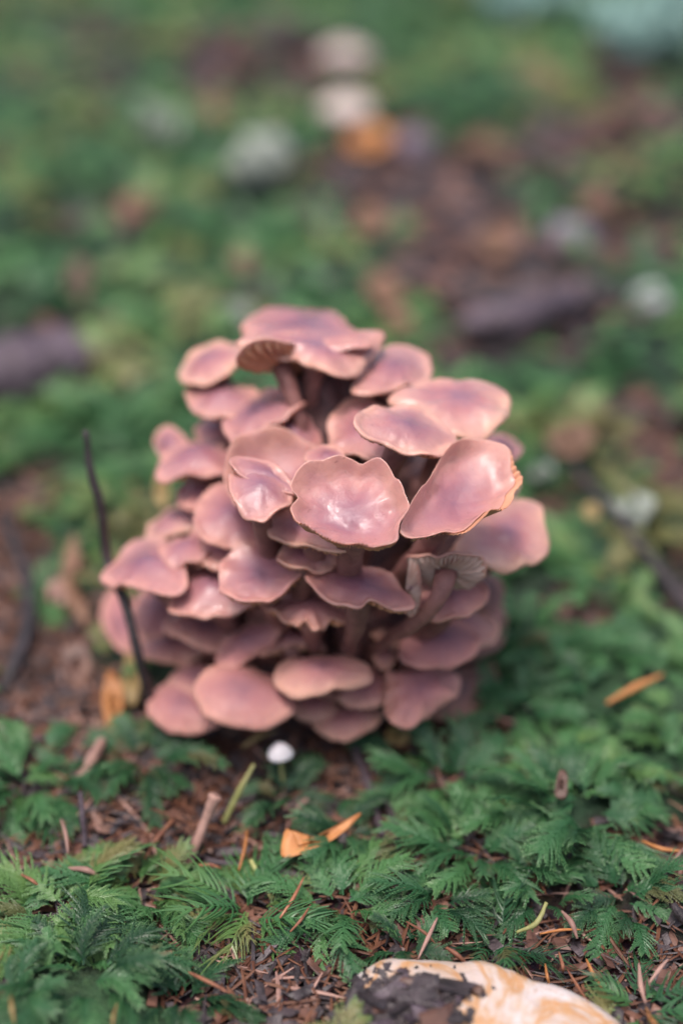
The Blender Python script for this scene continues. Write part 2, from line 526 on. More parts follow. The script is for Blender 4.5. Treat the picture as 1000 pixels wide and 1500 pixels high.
# ------------------------------------------------------------------ moss fronds
def frond_proto(L=3.0, W=0.95, pairs=16, nodes=9, leaf=0.14, lift=0.25, droop=0.8, curl=0.3, seed=0, hi=True):
    r = np.random.RandomState(seed)
    V, F, TP = [], [], []

    def add(vs, fs, tp):
        o = sum(len(v) for v in V)
        V.append(np.asarray(vs, float)); F.append(np.asarray(fs) + o); TP.append(np.full(len(vs), tp))
    bend = r.uniform(-0.25, 0.25)

    def axisp(s):
        return np.array([L * s * (1 - 0.08 * s), L * bend * s * s, L * (lift * s - droop * 0.55 * s * s)])
    ss = np.linspace(0, 1, 9)
    P = np.array([axisp(s) for s in ss])
    rad = 0.045 * (1 - 0.75 * ss)
    tv, tf = tube(P, rad, 3, cap=False)
    add(tv, np.concatenate([tf[0][:, [0, 1, 2]], tf[0][:, [0, 2, 3]]]), 0.2)
    for i in range(pairs):
        s = 0.1 + 0.9 * (i + r.uniform(-.2, .2)) / pairs
        wl = W * (math.sin(math.pi * min(1, (s * 0.80 + 0.13))) ** 0.75) * r.uniform(0.6, 1.15)
        o = axisp(s); t = unit(axisp(s + 0.02) - o)
        side = unit(np.cross([0, 0, 1], t)); up = np.cross(t, side)
        for sg in (-1, 1):
            if r.rand() < 0.04: continue
            ang = math.radians(62 - 28 * s + r.uniform(-15, 15))
            d = t * math.cos(ang) + sg * side * math.sin(ang)
            nn = nodes if hi else 3
            q = np.linspace(0, 1, nn + 1)
            dr = r.uniform(0.1, 0.45)
            pts = o + d * (q * wl)[:, None] + (t * curl * wl)[None] * (q ** 2)[:, None] * r.uniform(.2, 1) - up * (dr * wl * q ** 2)[:, None] + up * (0.12 * wl * q)[:, None]
            if hi:
                wd = np.cross(up, d)
                hw = 0.062 * (1 - 0.65 * q)
                # central ribbon, slightly keeled
                a = pts - wd * hw[:, None]; b = pts + wd * hw[:, None]
                c = pts + up * 0.03
                vs = np.concatenate([a, c, b]); m = nn + 1
                fs = []
                for k in range(nn):
                    fs += [(k, m + k, m + k + 1), (k, m + k + 1, k + 1), (m + k, 2 * m + k, 2 * m + k + 1), (m + k, 2 * m + k + 1, m + k + 1)]
                add(vs, fs, s * 0.6)
                for k in range(nn + 1):
                    ll = leaf * (1 - 0.45 * q[k]) * r.uniform(0.8, 1.2)
                    dd = unit(pts[min(k + 1, nn)] - pts[max(k - 1, 0)])
                    for s2 in (-1, 1):
                        la = math.radians(r.uniform(24, 46))
                        ld = dd * math.cos(la) + wd * s2 * math.sin(la) + up * r.uniform(-0.1, 0.35)
                        base = pts[k] + up * 0.012
                        mid = base + ld * ll * 0.45
                        wv = unit(np.cross(ld, up)) * ll * 0.2
                        add([base, mid - wv, base + ld * ll, mid + wv + up * 0.01], [(0, 1, 2), (0, 2, 3)], 0.3 + 0.7 * q[k])
            else:
                wd = np.cross(up, d) * 0.11
                vs = [pts[0] - wd * .6, pts[0] + wd * .6, pts[1] - wd * 1.2, pts[1] + wd * 1.2, pts[2] - wd, pts[2] + wd, pts[3]]
                vs[2] = vs[2] + up * 0.03
                add(vs, [(0, 1, 3), (0, 3, 2), (2, 3, 5), (2, 5, 4), (4, 5, 6)], 0.3 + 0.5 * s)
    return np.concatenate(V), np.concatenate(F), np.concatenate(TP)


HI = [frond_proto(L=rs.uniform(1.9, 3.0), W=rs.uniform(0.7, 1.1), pairs=15, nodes=8, leaf=0.17, lift=rs.uniform(.15, .6), droop=rs.uniform(.7, 1.5), seed=40 + k) for k in range(12)]
THIN = [frond_proto(L=rs.uniform(2.4, 3.2), W=rs.uniform(0.9, 1.2), pairs=10, nodes=12, leaf=0.09, lift=.3, droop=rs.uniform(.8, 1.1), curl=1.0, seed=70 + k) for k in range(4)]
LO = [frond_proto(L=rs.uniform(2.4, 3.2), W=rs.uniform(0.7, 1.0), pairs=10, lift=rs.uniform(.2, .45), droop=rs.uniform(.6, 1.0), seed=90 + k, hi=False) for k in range(8)]
MID = [frond_proto(L=rs.uniform(2.2, 3.0), W=rs.uniform(0.6, 0.9), pairs=13, nodes=4, leaf=0.24, lift=rs.uniform(.2, .45), droop=rs.uniform(.6, 1.0), seed=110 + k) for k in range(6)]


def rotmat(yaw, pitch, roll):
    cy, sy, cp, sp, cr, sr = math.cos(yaw), math.sin(yaw), math.cos(pitch), math.sin(pitch), math.cos(roll), math.sin(roll)
    Rz = np.array([[cy, -sy, 0], [sy, cy, 0], [0, 0, 1]])
    Ry = np.array([[cp, 0, -sp], [0, 1, 0], [sp, 0, cp]])
    Rx = np.array([[1, 0, 0], [0, cr, -sr], [0, sr, cr]])
    return Rz @ Ry @ Rx


def carpet(name, spots, protos, label=None):
    Vs, Fs, Ts, Is = [], [], [], []
    o = 0
    for (x, y, z, yaw, pit, rol, sc, tint) in spots:
        v, f, t = protos[rs.randint(len(protos))]
        Vs.append((v * sc) @ rotmat(yaw, pit, rol).T + (x, y, z)); Fs.append(f + o); Ts.append(t); Is.append(np.full(len(v), tint))
        o += len(v)
    me = mesh_from(name, np.concatenate(Vs), np.concatenate(Fs), {'tip': np.concatenate(Ts), 'tint': np.concatenate(Is)}, smooth=False)
    ob = link(name, me, M['moss'], kind='stuff')
    return ob


TUFTS = [  # px, py, spread cm, fronds, kind, tint, label
    (95, 1345, 1.6, 34, 'h', .72, 'bright green feathery moss tuft, largest in the left foreground'),
    (205, 1320, 1.3, 24, 'h', .66, 'bright feathery moss tuft right beside the largest left foreground tuft'),
    (120, 1445, 1.3, 18, 'h', .22, 'darker moss tuft below the large bright tuft at bottom left'),
    (365, 1350, 1.3, 20, 't', .72, 'olive moss tuft with thin curled strands between two dense green tufts'),
    (500, 1345, 1.2, 18, 'h', .45, 'dense green moss tuft above the left end of the white mushroom'),
    (505, 1240, 0.9, 14, 'h', .10, 'small dark moss tuft under the orange leaf scrap'),
    (35, 1165, 1.5, 24, 'h', .42, 'moss tuft at the left edge above the bare twiggy litter'),
    (215, 1130, 1.2, 18, 'h', .18, 'dark green moss tuft just below the lowest left mushroom caps'),
    (655, 1160, 1.4, 22, 'h', .48, 'moss tuft below the wavy lower right mushroom caps'),
    (700, 1265, 1.4, 24, 'h', .40, 'green moss tuft in the middle of the right foreground with drooping tips'),
    (850, 1195, 1.6, 28, 'h', .42, 'wide moss tuft to the right of the reddish litter gap'),
    (640, 1335, 0.8, 10, 'h', .22, 'small moss tuft behind the crossed twigs near the white mushroom'),
    (735, 1400, 0.7, 9, 't', .18, 'dark moss tuft with arching strands right behind the white mushroom'),
    (905, 1330, 1.1, 14, 'h', .20, 'dark moss tuft left of the dry needles at the lower right edge'),
    (965, 1130, 1.2, 13, 'h', .32, 'moss tuft at the right edge below the curved orange needle'),
    (790, 1320, 0.8, 8, 'h', .35, 'small moss tuft beside the curved yellow green stalk'),
    (930, 1490, 0.9, 10, 't', .40, 'olive moss tuft beside the right tip of the white mushroom'),
    (270, 1485, 0.9, 10, 'h', .12, 'dark moss tuft cut by the bottom edge left of centre'),
    (600, 1105, 0.9, 9, 'h', .18, 'shaded moss tuft directly under the right half of the mushroom cluster'),
    (420, 1185, 0.7, 8, 'h', .08, 'small shaded moss tuft around the foot of the tiny white mushroom'),
    (760, 1060, 1.1, 12, 'h', .32, 'blurred moss tuft right of the lowest right mushroom caps'),
    (860, 1030, 1.1, 11, 'h', .28, 'blurred moss tuft under the curved orange needle'),
    (760, 940, 1.1, 10, 'h', .42, 'light green moss tuft touching the right side of the cluster'),
    (85, 880, 0.8, 8, 'h', .40, 'small blurred moss tuft among brown leaves left of the cluster'),
    (600, 1410, 0.6, 6, 'h', .25, 'tiny moss tuft against the back rim of the white mushroom'),
    (20, 1490, 0.8, 8, 'h', .20, 'dark moss tuft in the bottom left corner'),
]


# ------------------------------------------------------------------ mushroom builder
def closed_outline(pts, n):
    P = np.asarray(pts, float)
    m = len(P)
    seg = np.linalg.norm(np.roll(P, -1, 0) - P, axis=1)
    cum = np.concatenate([[0], np.cumsum(seg)])
    out = []
    for t in np.linspace(0, cum[-1], 400, endpoint=False):
        i = min(np.searchsorted(cum, t, side='right') - 1, m - 1)
        f = (t - cum[i]) / seg[i]
        a, b, c, d = P[(i - 1) % m], P[i], P[(i + 1) % m], P[(i + 2) % m]
        out.append(0.5 * ((2 * b) + (-a + c) * f + (2 * a - 5 * b + 4 * c - d) * f * f + (-a + 3 * b - 3 * c + d) * f ** 3))
    return np.array(out)


def build_mushroom(name, outline, Y, a, roll=0, dome=0.25, p=2.2, umbo=0.0, curl=0.0, wave=0.03, wk=3, dents=0.05, centre=None,
                   gill='gill', capm='cap', flare=0.0, stem_r=0.27, base=None, seed=0, gills=True, label='', cat='mushroom', group=None, ns=88,
                   stem=True, ridge=0.0, skirt=False):
    if dome > 0 and curl == 0.0 and skirt: curl = 0.07; p = 1.25; dome *= 1.25; wave = max(wave * 1.5, 0.06)
    elif dome > 0 and curl == 0.0: curl = -0.05; dome *= 1.1; wave *= 1.2
    r = np.random.RandomState(seed)
    OL = closed_outline(outline, 0)
    cpx = centre or (OL[:, 0].mean(), OL[:, 1].mean())
    C = at_y(cpx[0], cpx[1], Y)
    aa, rr = math.radians(a), math.radians(roll)
    n = unit(math.sin(aa) * (-Fv) + math.cos(aa) * (math.sin(rr) * Rv + math.cos(rr) * Uv))
    e1 = unit(np.cross(n, Fv) if abs(np.dot(n, Fv)) < 0.98 else Rv)
    e2 = np.cross(n, e1)
    uv = []
    for (px, py) in OL:
        d = ray(px, py)
        t = np.dot(C - CAMC, n) / np.dot(d, n)
        q = CAMC + d * t - C
        uv.append((np.dot(q, e1), np.dot(q, e2)))
    uv = np.array(uv)
    ang = np.arctan2(uv[:, 1], uv[:, 0]); rad = np.hypot(uv[:, 0], uv[:, 1])
    o = np.argsort(ang)
    th = np.linspace(-math.pi, math.pi, ns * 4, endpoint=False)
    R0 = np.interp(th, ang[o], rad[o], period=2 * math.pi)
    k = np.ones(9) / 9
    R0 = np.convolve(np.concatenate([R0[-4:], R0, R0[:4]]), k, 'valid')
    Rm = R0.mean()
    R0 = R0 * (1 + 0.045 * noise(np.cos(th) * 3.3 + seed, np.sin(th) * 3.3, seed * 1.7) + 0.014 * noise(np.cos(th) * 13 + seed, np.sin(th) * 13, 2))
    ph = r.uniform(0, 6.28, 3)

    def H(thv, q):
        x = np.cos(thv) * q; y = np.sin(thv) * q
        h = dome * (1 - np.power(q, p)) + umbo * np.exp(-(q / 0.22) ** 2)
        h = h + curl * np.clip((q - 0.72) / 0.28, 0, 1.2) ** 2
        h = h + wave * q ** 3 * (np.sin(wk * thv + ph[0]) + 0.6 * np.sin((wk * 2 + 1) * thv + ph[1]))
        h = h + dents * (noise(x * 1.8 + seed * 3.3, y * 1.8, seed) + 0.28 * noise(x * 4.3 + seed, y * 5, seed + 9.0)) * (0.35 + 0.65 * q)
        h = h + 0.018 * np.clip(q - 0.55, 0, 1) * np.sin(thv * 9 + 4 * noise(x * 2, y * 2, seed + 3.0))
        h = h + 0.022 * np.exp(-((q - 0.94) / 0.05) ** 2)
        if ridge:
            h = h + ridge * np.clip(q - 0.35, 0, 1) * np.sin(thv * 34)
        return h * Rm

    out3 = np.cos(th)[:, None] * e1 + np.sin(th)[:, None] * e2
    fl = np.clip(out3 @ unit(Rv * 0.9 - Uv * 0.7 if roll > 10 else -Rv * 0.5 - Uv) * 1.5 - 0.1, 0, 1)

    def pos(thv, q, dz, Rf):
        Rq = Rf * q
        # the outline eases to a circle towards the centre
        Rq = q * (Rf * np.minimum(1, q * 1.0 + 0.25) + Rm * np.maximum(0, 0.75 - q * 1.0)) if q < 0.75 else Rq
        return C + (np.cos(thv) * Rq)[:, None] * e1 + (np.sin(thv) * Rq)[:, None] * e2 + ((H(thv, np.full_like(thv, q)) + dz))[:, None] * n
    tcap = th[::4]; Rc = R0[::4]
    rows, radv = [], []
    for q in (0.02, .08, .15, .22, .3, .38, .46, .54, .62, .7, .77, .83, .88, .92, .955, .98, 1.0):
        rows.append(pos(tcap, q, 0, Rc)); radv.append(np.full(ns, q))
    for (q, dz) in ((1.018, -0.03), (1.02, -0.065), (1.0, -0.098), (0.96, -0.10), (0.9, -0.09), (0.7, -0.13), (0.4, -0.2), (0.1, -0.28)):
        rows.append(pos(tcap, q, dz, Rc)); radv.append(np.full(ns, min(q, 1.0)))
    V = np.concatenate(rows); nr = len(rows)
    top = C + H(np.zeros(1), np.zeros(1))[0] * n
    V = np.concatenate([V, [top, C + (H(np.zeros(1), np.zeros(1))[0] - 0.28) * n]])
    F = [grid_faces(nr, ns)]
    j = np.arange(ns)
    F.append(np.stack([np.full(ns, nr * ns), j, (j + 1) % ns], 1)[:, [0, 1, 2]])
    F.append(np.stack([np.full(ns, nr * ns + 1), (nr - 1) * ns + (j + 1) % ns, (nr - 1) * ns + j], 1))
    F[0] = F[0][:, ::-1]
    bx = BASE if base is None else np.asarray(base)
    b0 = np.array([bx[0] + (C[0] - bx[0]) * 0.3 + r.uniform(-.3, .3), bx[1] + (C[1] - bx[1]) * 0.3 + r.uniform(-.3, .3), 0.0])
    b0[2] = float(height(b0[0], b0[1])) - 0.3
    root = empty(name, b0)
    L = b0
    link('cap', mesh_from('cap', V - L, F, {'rad': np.concatenate(radv + [[0, 0]])}), M[capm], root)
    if gills:
        ng = int(np.clip(Rm * (60 if flare else 34), 34, 110))
        gt = np.linspace(-math.pi, math.pi, ng * 4, endpoint=False)
        Rg = np.interp(gt, th, R0, period=2 * math.pi)
        pat = np.tile([0.0, 0.0, 1.0, 1.0], ng) * np.repeat(r.uniform(0.6, 1.05, ng), 4)
        sh = gt + np.tile([0, 0.15, 0.0, -0.15], ng) * 2 * math.pi / ng
        rows = []
        for q in (0.985 + flare, 0.95 + flare, 0.88, 0.75, 0.6, 0.42, 0.26, 0.14):
            gd = (0.05 + 0.17 * math.sin(math.pi * min(1, q * 0.93 + 0.02)) ** 0.6)
            if q > 0.9: gd *= (1.6 if flare else 0.75)
            base_t = 0.078 + 0.13 * (1 - q)
            if flare and q > 0.97: base_t, gd = 0.02, 0.14
            rr_ = []
            P0 = pos(sh, q, 0, Rg)
            if flare and q > 0.97:
                ff = np.interp(sh, th, fl, period=2 * math.pi)
                Pi = pos(sh, 0.985, 0, Rg) - 0.05 * n
                P0 = Pi + (P0 - Pi) * ff[:, None]; gd = 0.10
            rows.append(P0 - (base_t + gd * pat)[:, None] * n)
        Vg = np.concatenate(rows)
        g = link('gills', mesh_from('gills', Vg - L, [grid_faces(len(rows), ng * 4)]), M[gill], root)
        g['kind'] = 'stuff'
    if stem:
        ln = max(1.5, np.linalg.norm(C - b0))
        hc = float(H(np.zeros(1), np.zeros(1))[0]) - 0.22
        pth = bezier(C + n * min(hc, 0.0) - n * 0.1, C + n * min(hc, 0.0) - n * ln * 0.3, b0 + np.array([0, 0, ln * 0.45]), b0, 18)
        s = np.linspace(0, 1, 18)
        rad_s = stem_r * (1.15 - 0.35 * s + 0.3 * np.exp(-(s / 0.07) ** 2)) * (1 + 0.06 * np.sin(s * 17 + seed))
        sv, sf = tube(pth, rad_s, 12, jitter=0.25, seed=seed)
        link('stem', mesh_from('stem', sv - L, sf), M['stem'], root)
    tag(root, label, cat, group)
    return root


GR = 'mauve mushrooms of the cluster'
CAPS = [
    # outline, Y, apparent elevation, roll, dict, label
    ([(357, 470), (378, 455), (430, 446), (478, 451), (520, 478), (545, 500), (480, 510), (400, 508), (362, 495)], 43.0, 24, -6, dict(dome=.10, wave=.03, dents=.08), 'topmost mushroom of the cluster, flat cap with a blunt upturned left edge'),
    ([(345, 500), (372, 488), (430, 490), (500, 488), (562, 491), (548, 515), (520, 540), (490, 547), (462, 538), (430, 520), (380, 512)], 41.2, 34, 10, dict(dome=.12, wave=.05, dents=.10, centre=(465, 510)), 'mushroom below the topmost one, wavy cap pulled out to a right-hand point'),
    ([(347, 522), (362, 508), (405, 501), (440, 510), (462, 540), (452, 560), (415, 552), (375, 535), (355, 545)], 41.2, -16, -22, dict(dome=.15, wave=.02, centre=(410, 530), stem_r=.22), 'mushroom near the top with its margin raised, showing an arch of orange gills'),
    ([(262, 548), (280, 522), (310, 506), (350, 505), (360, 525), (335, 545), (308, 562), (275, 566)], 43.5, 34, -28, dict(dome=.22, wave=.03, dents=.05), 'mushroom jutting out at the upper left, cap tilted down to the left'),
    ([(515, 572), (528, 545), (552, 515), (590, 512), (620, 522), (631, 545), (622, 564), (575, 574), (540, 580)], 41.5, 34, 14, dict(dome=.26, wave=.03, dents=.07), 'humped mushroom right of the pointed top cap, above the broad flat right cap'),
    ([(570, 584), (600, 562), (650, 555), (700, 557), (742, 563), (747, 600), (718, 631), (665, 632), (630, 618), (600, 594)], 40.0, 36, 8, dict(dome=.12, wave=.05, dents=.10), 'broad flat mushroom at the upper right with a squared right end'),
    ([(520, 632), (528, 605), (575, 595), (620, 605), (667, 640), (660, 655), (640, 673), (605, 668), (560, 650)], 38.2, 38, 22, dict(dome=.20, wave=.03, dents=.06), 'glossy mushroom with a dark violet centre under the broad upper right cap'),
    ([(487, 650), (490, 618), (515, 596), (560, 600), (585, 640), (574, 682), (540, 672), (505, 665)], 39.6, 40, -12, dict(dome=.2, wave=.05, dents=.10), 'mushroom half hidden behind the violet-centred cap, its lower margin folded'),
    ([(583, 782), (600, 745), (630, 700), (650, 668), (680, 652), (712, 654), (738, 668), (742, 690), (754, 708), (738, 728), (726, 750), (700, 762), (676, 780), (640, 785), (610, 790)], 36.8, 50, 22, dict(dome=-.30, wave=.07, dents=.12, flare=.19, curl=.14, stem_r=.32), 'large glossy saucer-shaped mushroom on the right with orange gill edge'),
    ([(695, 650), (715, 640), (745, 642), (762, 655), (752, 674), (720, 676)], 41.5, 32, 25, dict(dome=.3), 'small mushroom peeping out behind the large saucer at the right'),
    ([(715, 735), (740, 690), (756, 700), (757, 718), (745, 738), (725, 755)], 40.5, 45, 30, dict(dome=.2), 'narrow cap edge wedged between the large saucer and the rightmost mushroom'),
    ([(660, 812), (690, 768), (735, 738), (765, 726), (790, 735), (797, 765), (808, 798), (790, 820), (760, 830), (735, 832), (700, 822)], 38.6, 44, 22, dict(dome=.06, umbo=.05, wave=.06, dents=.10, centre=(742, 785)), 'rightmost mushroom, broad cap with a dark blue-violet centre'),
    ([(425, 718), (445, 694), (480, 681), (512, 681), (530, 685), (545, 681), (562, 690), (580, 712), (597, 742), (590, 765), (580, 785), (580, 802), (552, 812), (528, 802), (500, 806), (468, 788), (440, 775), (428, 750), (440, 735)], 35.8, 54, 0, dict(dome=-.24, wave=.05, wk=4, dents=.15, curl=.20, flare=.06, umbo=.06, stem_r=.34, centre=(515, 745)), 'large glossy mushroom facing forward at the centre with a dimpled middle'),
    ([(392, 782), (402, 750), (425, 735), (460, 740), (520, 790), (505, 812), (460, 806), (420, 795)], 37.2, 38, -10, dict(dome=.15, wave=.03), 'mushroom tucked under the left rim of the dimpled centre cap'),
    ([(340, 715), (338, 680), (358, 655), (400, 642), (440, 650), (462, 672), (460, 700), (430, 722), (390, 745), (355, 742)], 38.6, 54, -6, dict(dome=-.5, wave=.08, dents=.12, curl=.12, centre=(405, 705)), 'crumpled cup-like mushroom left of centre with an arched raised rim'),
    ([(340, 712), (350, 690), (385, 685), (420, 705), (422, 735), (400, 752), (382, 763), (355, 745)], 37.2, 50, 4, dict(dome=.28, wave=.06, dents=.08), 'small lumpy mushroom in front of the crumpled cup-like one'),
    ([(335, 625), (345, 600), (375, 582), (410, 580), (440, 592), (420, 612), (380, 632), (345, 643)], 40.8, 28, -24, dict(dome=.22, wave=.03), 'mushroom under the top gap, margin sloping down left with shaded gills'),
    ([(279, 585), (290, 568), (325, 562), (370, 578), (378, 596), (350, 610), (300, 610)], 42.2, 34, -10, dict(dome=.25), 'smooth pale mushroom at the upper left below the jutting cap'),
    ([(385, 650), (395, 615), (425, 600), (455, 615), (466, 650), (450, 680), (410, 670)], 40.4, 46, -4, dict(dome=.35, wave=.02), 'deep pink mushroom behind the crumpled cup-like one'),
    ([(235, 692), (250, 668), (285, 652), (325, 645), (342, 665), (330, 690), (285, 698), (245, 702)], 41.3, 30, -10, dict(dome=.30, wave=.03), 'mushroom at the left with a flat pale front edge and dark gap below'),
    ([(229, 655), (233, 636), (255, 630), (275, 650), (270, 672), (245, 674)], 43.0, 46, -30, dict(dome=.40), 'small pale round mushroom sticking up at the left edge'),
    ([(288, 632), (300, 618), (325, 618), (345, 640), (330, 655), (300, 652)], 43.0, 40, 0, dict(dome=.35), 'small blurred mushroom behind the flat-edged left one'),
    ([(218, 788), (235, 762), (262, 745), (292, 755), (300, 768), (262, 782), (235, 793)], 41.0, 24, -22, dict(dome=.34, wave=.03), 'low conical mushroom at the left above the pointed far-left cap'),
    ([(292, 778), (292, 745), (312, 720), (340, 722), (362, 748), (388, 792), (350, 798), (315, 795)], 39.3, 44, 10, dict(dome=.30, wave=.03), 'bell-shaped mushroom left of centre with a glossy white front edge'),
    ([(150, 850), (175, 822), (215, 795), (255, 805), (272, 845), (258, 866), (215, 866), (180, 860)], 38.9, 30, -18, dict(dome=.28, wave=.03, dents=.06, centre=(220, 835)), 'pointed far-left mushroom that the dark twig passes behind'),
    ([(238, 806), (250, 795), (290, 785), (310, 800), (290, 822), (250, 824)], 39.2, 30, -12, dict(dome=.25, wave=.08), 'small wrinkled mushroom under the low conical left one'),
    ([(280, 800), (320, 788), (375, 795), (388, 812), (350, 828), (305, 826)], 39.0, 34, 0, dict(dome=.12, wave=.08, wk=5), 'frilly mushroom squeezed below the bell-shaped one'),
    ([(328, 842), (340, 818), (375, 806), (415, 812), (445, 830), (425, 852), (395, 875), (355, 877), (330, 865)], 37.0, 44, -8, dict(dome=.06, wave=.05, dents=.09, curl=.06, flare=.02), 'glossy wet mushroom with white streaks, left of the notched centre front cap'),
    ([(247, 892), (258, 855), (285, 828), (325, 830), (362, 865), (385, 882), (340, 900), (300, 906), (262, 905)], 38.0, 40, -4, dict(dome=.30, wave=.03, dents=.06), 'tall-domed mushroom with frosted gloss at the lower left'),
    ([(412, 822), (425, 798), (465, 795), (490, 818), (478, 834), (440, 833)], 37.2, 32, 14, dict(dome=.2), 'small mushroom below the left rim of the dimpled centre cap'),
    ([(448, 848), (470, 836), (510, 832), (555, 838), (585, 858), (607, 888), (580, 895), (555, 890), (538, 886), (520, 892), (480, 880), (460, 866)], 35.9, 32, 6, dict(dome=.18, wave=.04, dents=.05), 'wide matte mushroom at centre front with a notch in its front margin'),
    ([(398, 892), (415, 874), (450, 867), (490, 875), (512, 900), (500, 913), (480, 912), (462, 920), (440, 913), (412, 906)], 36.8, 34, 4, dict(dome=.22, wave=.08, wk=6, dents=.07), 'scalloped small mushroom left of the visible pink stem'),
    ([(600, 822), (640, 815), (690, 818), (705, 835), (690, 855), (655, 860), (625, 848)], 36.6, -34, 10, dict(dome=.2, gill='gill_pale', stem_r=.22, wave=.05), 'overturned mushroom with pale cream gills below the large saucer'),
    ([(598, 890), (600, 840), (606, 818), (616, 850), (614, 885), (606, 897)], 36.2, -60, 60, dict(dome=.1, gill='gill_pale', stem=False), 'narrow pale folded cap edge standing upright beside the notched front cap'),
    ([(610, 890), (618, 865), (655, 852), (700, 858), (706, 880), (685, 898), (650, 907), (622, 902)], 37.0, 38, 6, dict(dome=.28), 'smooth rounded mushroom on the right under the overturned pale-gilled one'),
    ([(590, 960), (598, 932), (635, 915), (678, 918), (698, 942), (680, 965), (640, 977), (605, 975)], 37.2, 42, 4, dict(dome=.28, dents=.04), 'rounded mushroom with a violet middle at the lower right'),
    ([(545, 922), (552, 902), (585, 894), (612, 908), (606, 932), (578, 945), (552, 940)], 38.2, 42, 0, dict(capm='cap_brown', dome=.3), 'dull mushroom darkened by shade right of the visible pink stem'),
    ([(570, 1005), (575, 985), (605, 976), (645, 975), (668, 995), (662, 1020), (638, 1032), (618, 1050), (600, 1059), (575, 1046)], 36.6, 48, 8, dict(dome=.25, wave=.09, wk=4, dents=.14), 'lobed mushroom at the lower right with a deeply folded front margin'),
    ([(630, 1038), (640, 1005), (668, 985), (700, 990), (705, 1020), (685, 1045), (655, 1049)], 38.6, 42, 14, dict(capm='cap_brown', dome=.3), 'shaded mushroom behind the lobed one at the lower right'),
    ([(675, 1000), (680, 965), (700, 950), (722, 962), (722, 1000), (705, 1018)], 40.2, 42, 24, dict(capm='cap_brown', dome=.3), 'blurred shade-toned mushroom at the right rear bottom of the cluster'),
    ([(690, 960), (680, 920), (695, 880), (725, 880), (738, 915), (728, 948)], 41.0, 42, 26, dict(capm='cap_brown', dome=.3), 'blurred shade-toned mushroom at the right rear, under the rightmost cap'),
    ([(400, 988), (415, 968), (450, 960), (500, 960), (540, 972), (543, 992), (515, 1002), (480, 1010), (445, 1018), (415, 1010)], 36.0, 34, -4, dict(dome=.22, dents=.04), 'wide smooth mushroom at the bottom centre, below the pink stem'),
    ([(498, 1018), (515, 990), (550, 982), (575, 1000), (565, 1022), (530, 1031)], 37.0, 34, 6, dict(dome=.25), 'small mushroom tucked right behind the wide bottom centre cap'),
    ([(285, 1012), (292, 985), (320, 974), (365, 976), (410, 995), (434, 1028), (420, 1050), (380, 1064), (335, 1060), (300, 1045)], 35.9, 48, 6, dict(dome=.24, dents=.025, wave=.02), 'large smooth rounded mushroom at the bottom left front'),
    ([(222, 1042), (230, 1012), (258, 1000), (295, 1015), (316, 1050), (300, 1064), (255, 1066)], 37.3, 42, 0, dict(dome=.3, dents=.03), 'lowest left mushroom, smooth cap half behind the large rounded one'),
    ([(248, 1005), (258, 985), (290, 972), (320, 985), (315, 1010), (280, 1018)], 38.2, 40, -8, dict(dome=.3), 'small mushroom between the two smooth bottom left caps'),
    ([(463, 1062), (475, 1045), (510, 1035), (548, 1036), (552, 1052), (530, 1070), (495, 1078)], 36.8, 38, -8, dict(dome=.25), 'lowest mushroom at the foot of the cluster, half in shade'),
    ([(432, 1042), (440, 1022), (465, 1015), (490, 1028), (485, 1045), (455, 1052)], 37.2, 38, 0, dict(dome=.3), 'tiny mushroom between the two front bottom caps'),
    ([(386, 958), (395, 932), (425, 920), (458, 932), (470, 950), (440, 946), (415, 948)], 37.6, 26, 0, dict(dome=.30, wave=.03), 'small arched mushroom above the wide smooth bottom centre cap'),
    ([(322, 962), (335, 938), (370, 915), (402, 905), (410, 918), (392, 945), (350, 972), (330, 973)], 37.4, 46, -40, dict(dome=.25, ridge=.10, wave=.02), 'tilted mushroom with a ribbed pale cap at the lower left'),
    ([(248, 915), (262, 898), (310, 895), (350, 912), (345, 935), (315, 946), (275, 935)], 38.6, 30, 14, dict(dome=.12, wave=.04), 'orange-edged mushroom directly below the tall-domed one'),
    ([(198, 905), (205, 875), (235, 862), (262, 880), (262, 912), (235, 930), (208, 930)], 40.0, 42, -10, dict(dome=.3), 'mushroom just right of the dark twig at the left side'),
    ([(210, 960), (215, 938), (250, 925), (290, 935), (300, 955), (262, 970)], 39.6, 34, -6, dict(dome=.25), 'violet-tinged mushroom right of the twig with a dark hollow beneath'),
    ([(150, 905), (155, 878), (170, 865), (190, 880), (205, 915), (208, 955), (180, 952), (160, 932)], 41.8, 52, -30, dict(dome=.25), 'pale leftmost mushroom behind the dark twig'),
    ([(548, 962), (552, 948), (566, 944), (580, 956), (572, 974), (556, 976)], 37.6, 42, 0, dict(dome=.35), 'tiny pale mushroom button between the lower right caps'),
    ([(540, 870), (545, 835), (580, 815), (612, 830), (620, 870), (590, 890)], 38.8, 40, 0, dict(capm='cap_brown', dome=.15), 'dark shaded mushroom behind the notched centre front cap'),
    ([(342, 682), (352, 672), (390, 680), (428, 702), (440, 720), (425, 724), (390, 712), (355, 697)], 37.6, 40, 16, dict(dome=.2), 'thin folded cap edge lying across the crumpled cup-like mushroom'),
    ([(625, 935), (640, 905), (690, 898), (722, 915), (715, 940), (670, 950)], 38.6, 36, 10, dict(dome=.22), 'shaded mushroom between the two rounded caps at the lower right'),
    ([(300, 935), (318, 912), (352, 915), (362, 938), (335, 952)], 39.2, 38, -6, dict(dome=.25), 'small shaded mushroom behind the ribbed pale one'),
    ([(470, 1005), (480, 985), (505, 985), (515, 1010), (490, 1020)], 37.6, 38, 0, dict(dome=.25), 'small mushroom peeping out beneath the wide smooth bottom centre cap'),
    ([(395, 845), (410, 830), (440, 838), (445, 860), (418, 868)], 38.6, 38, 0, dict(dome=.25), 'small mushroom behind the right edge of the wet streaked cap'),
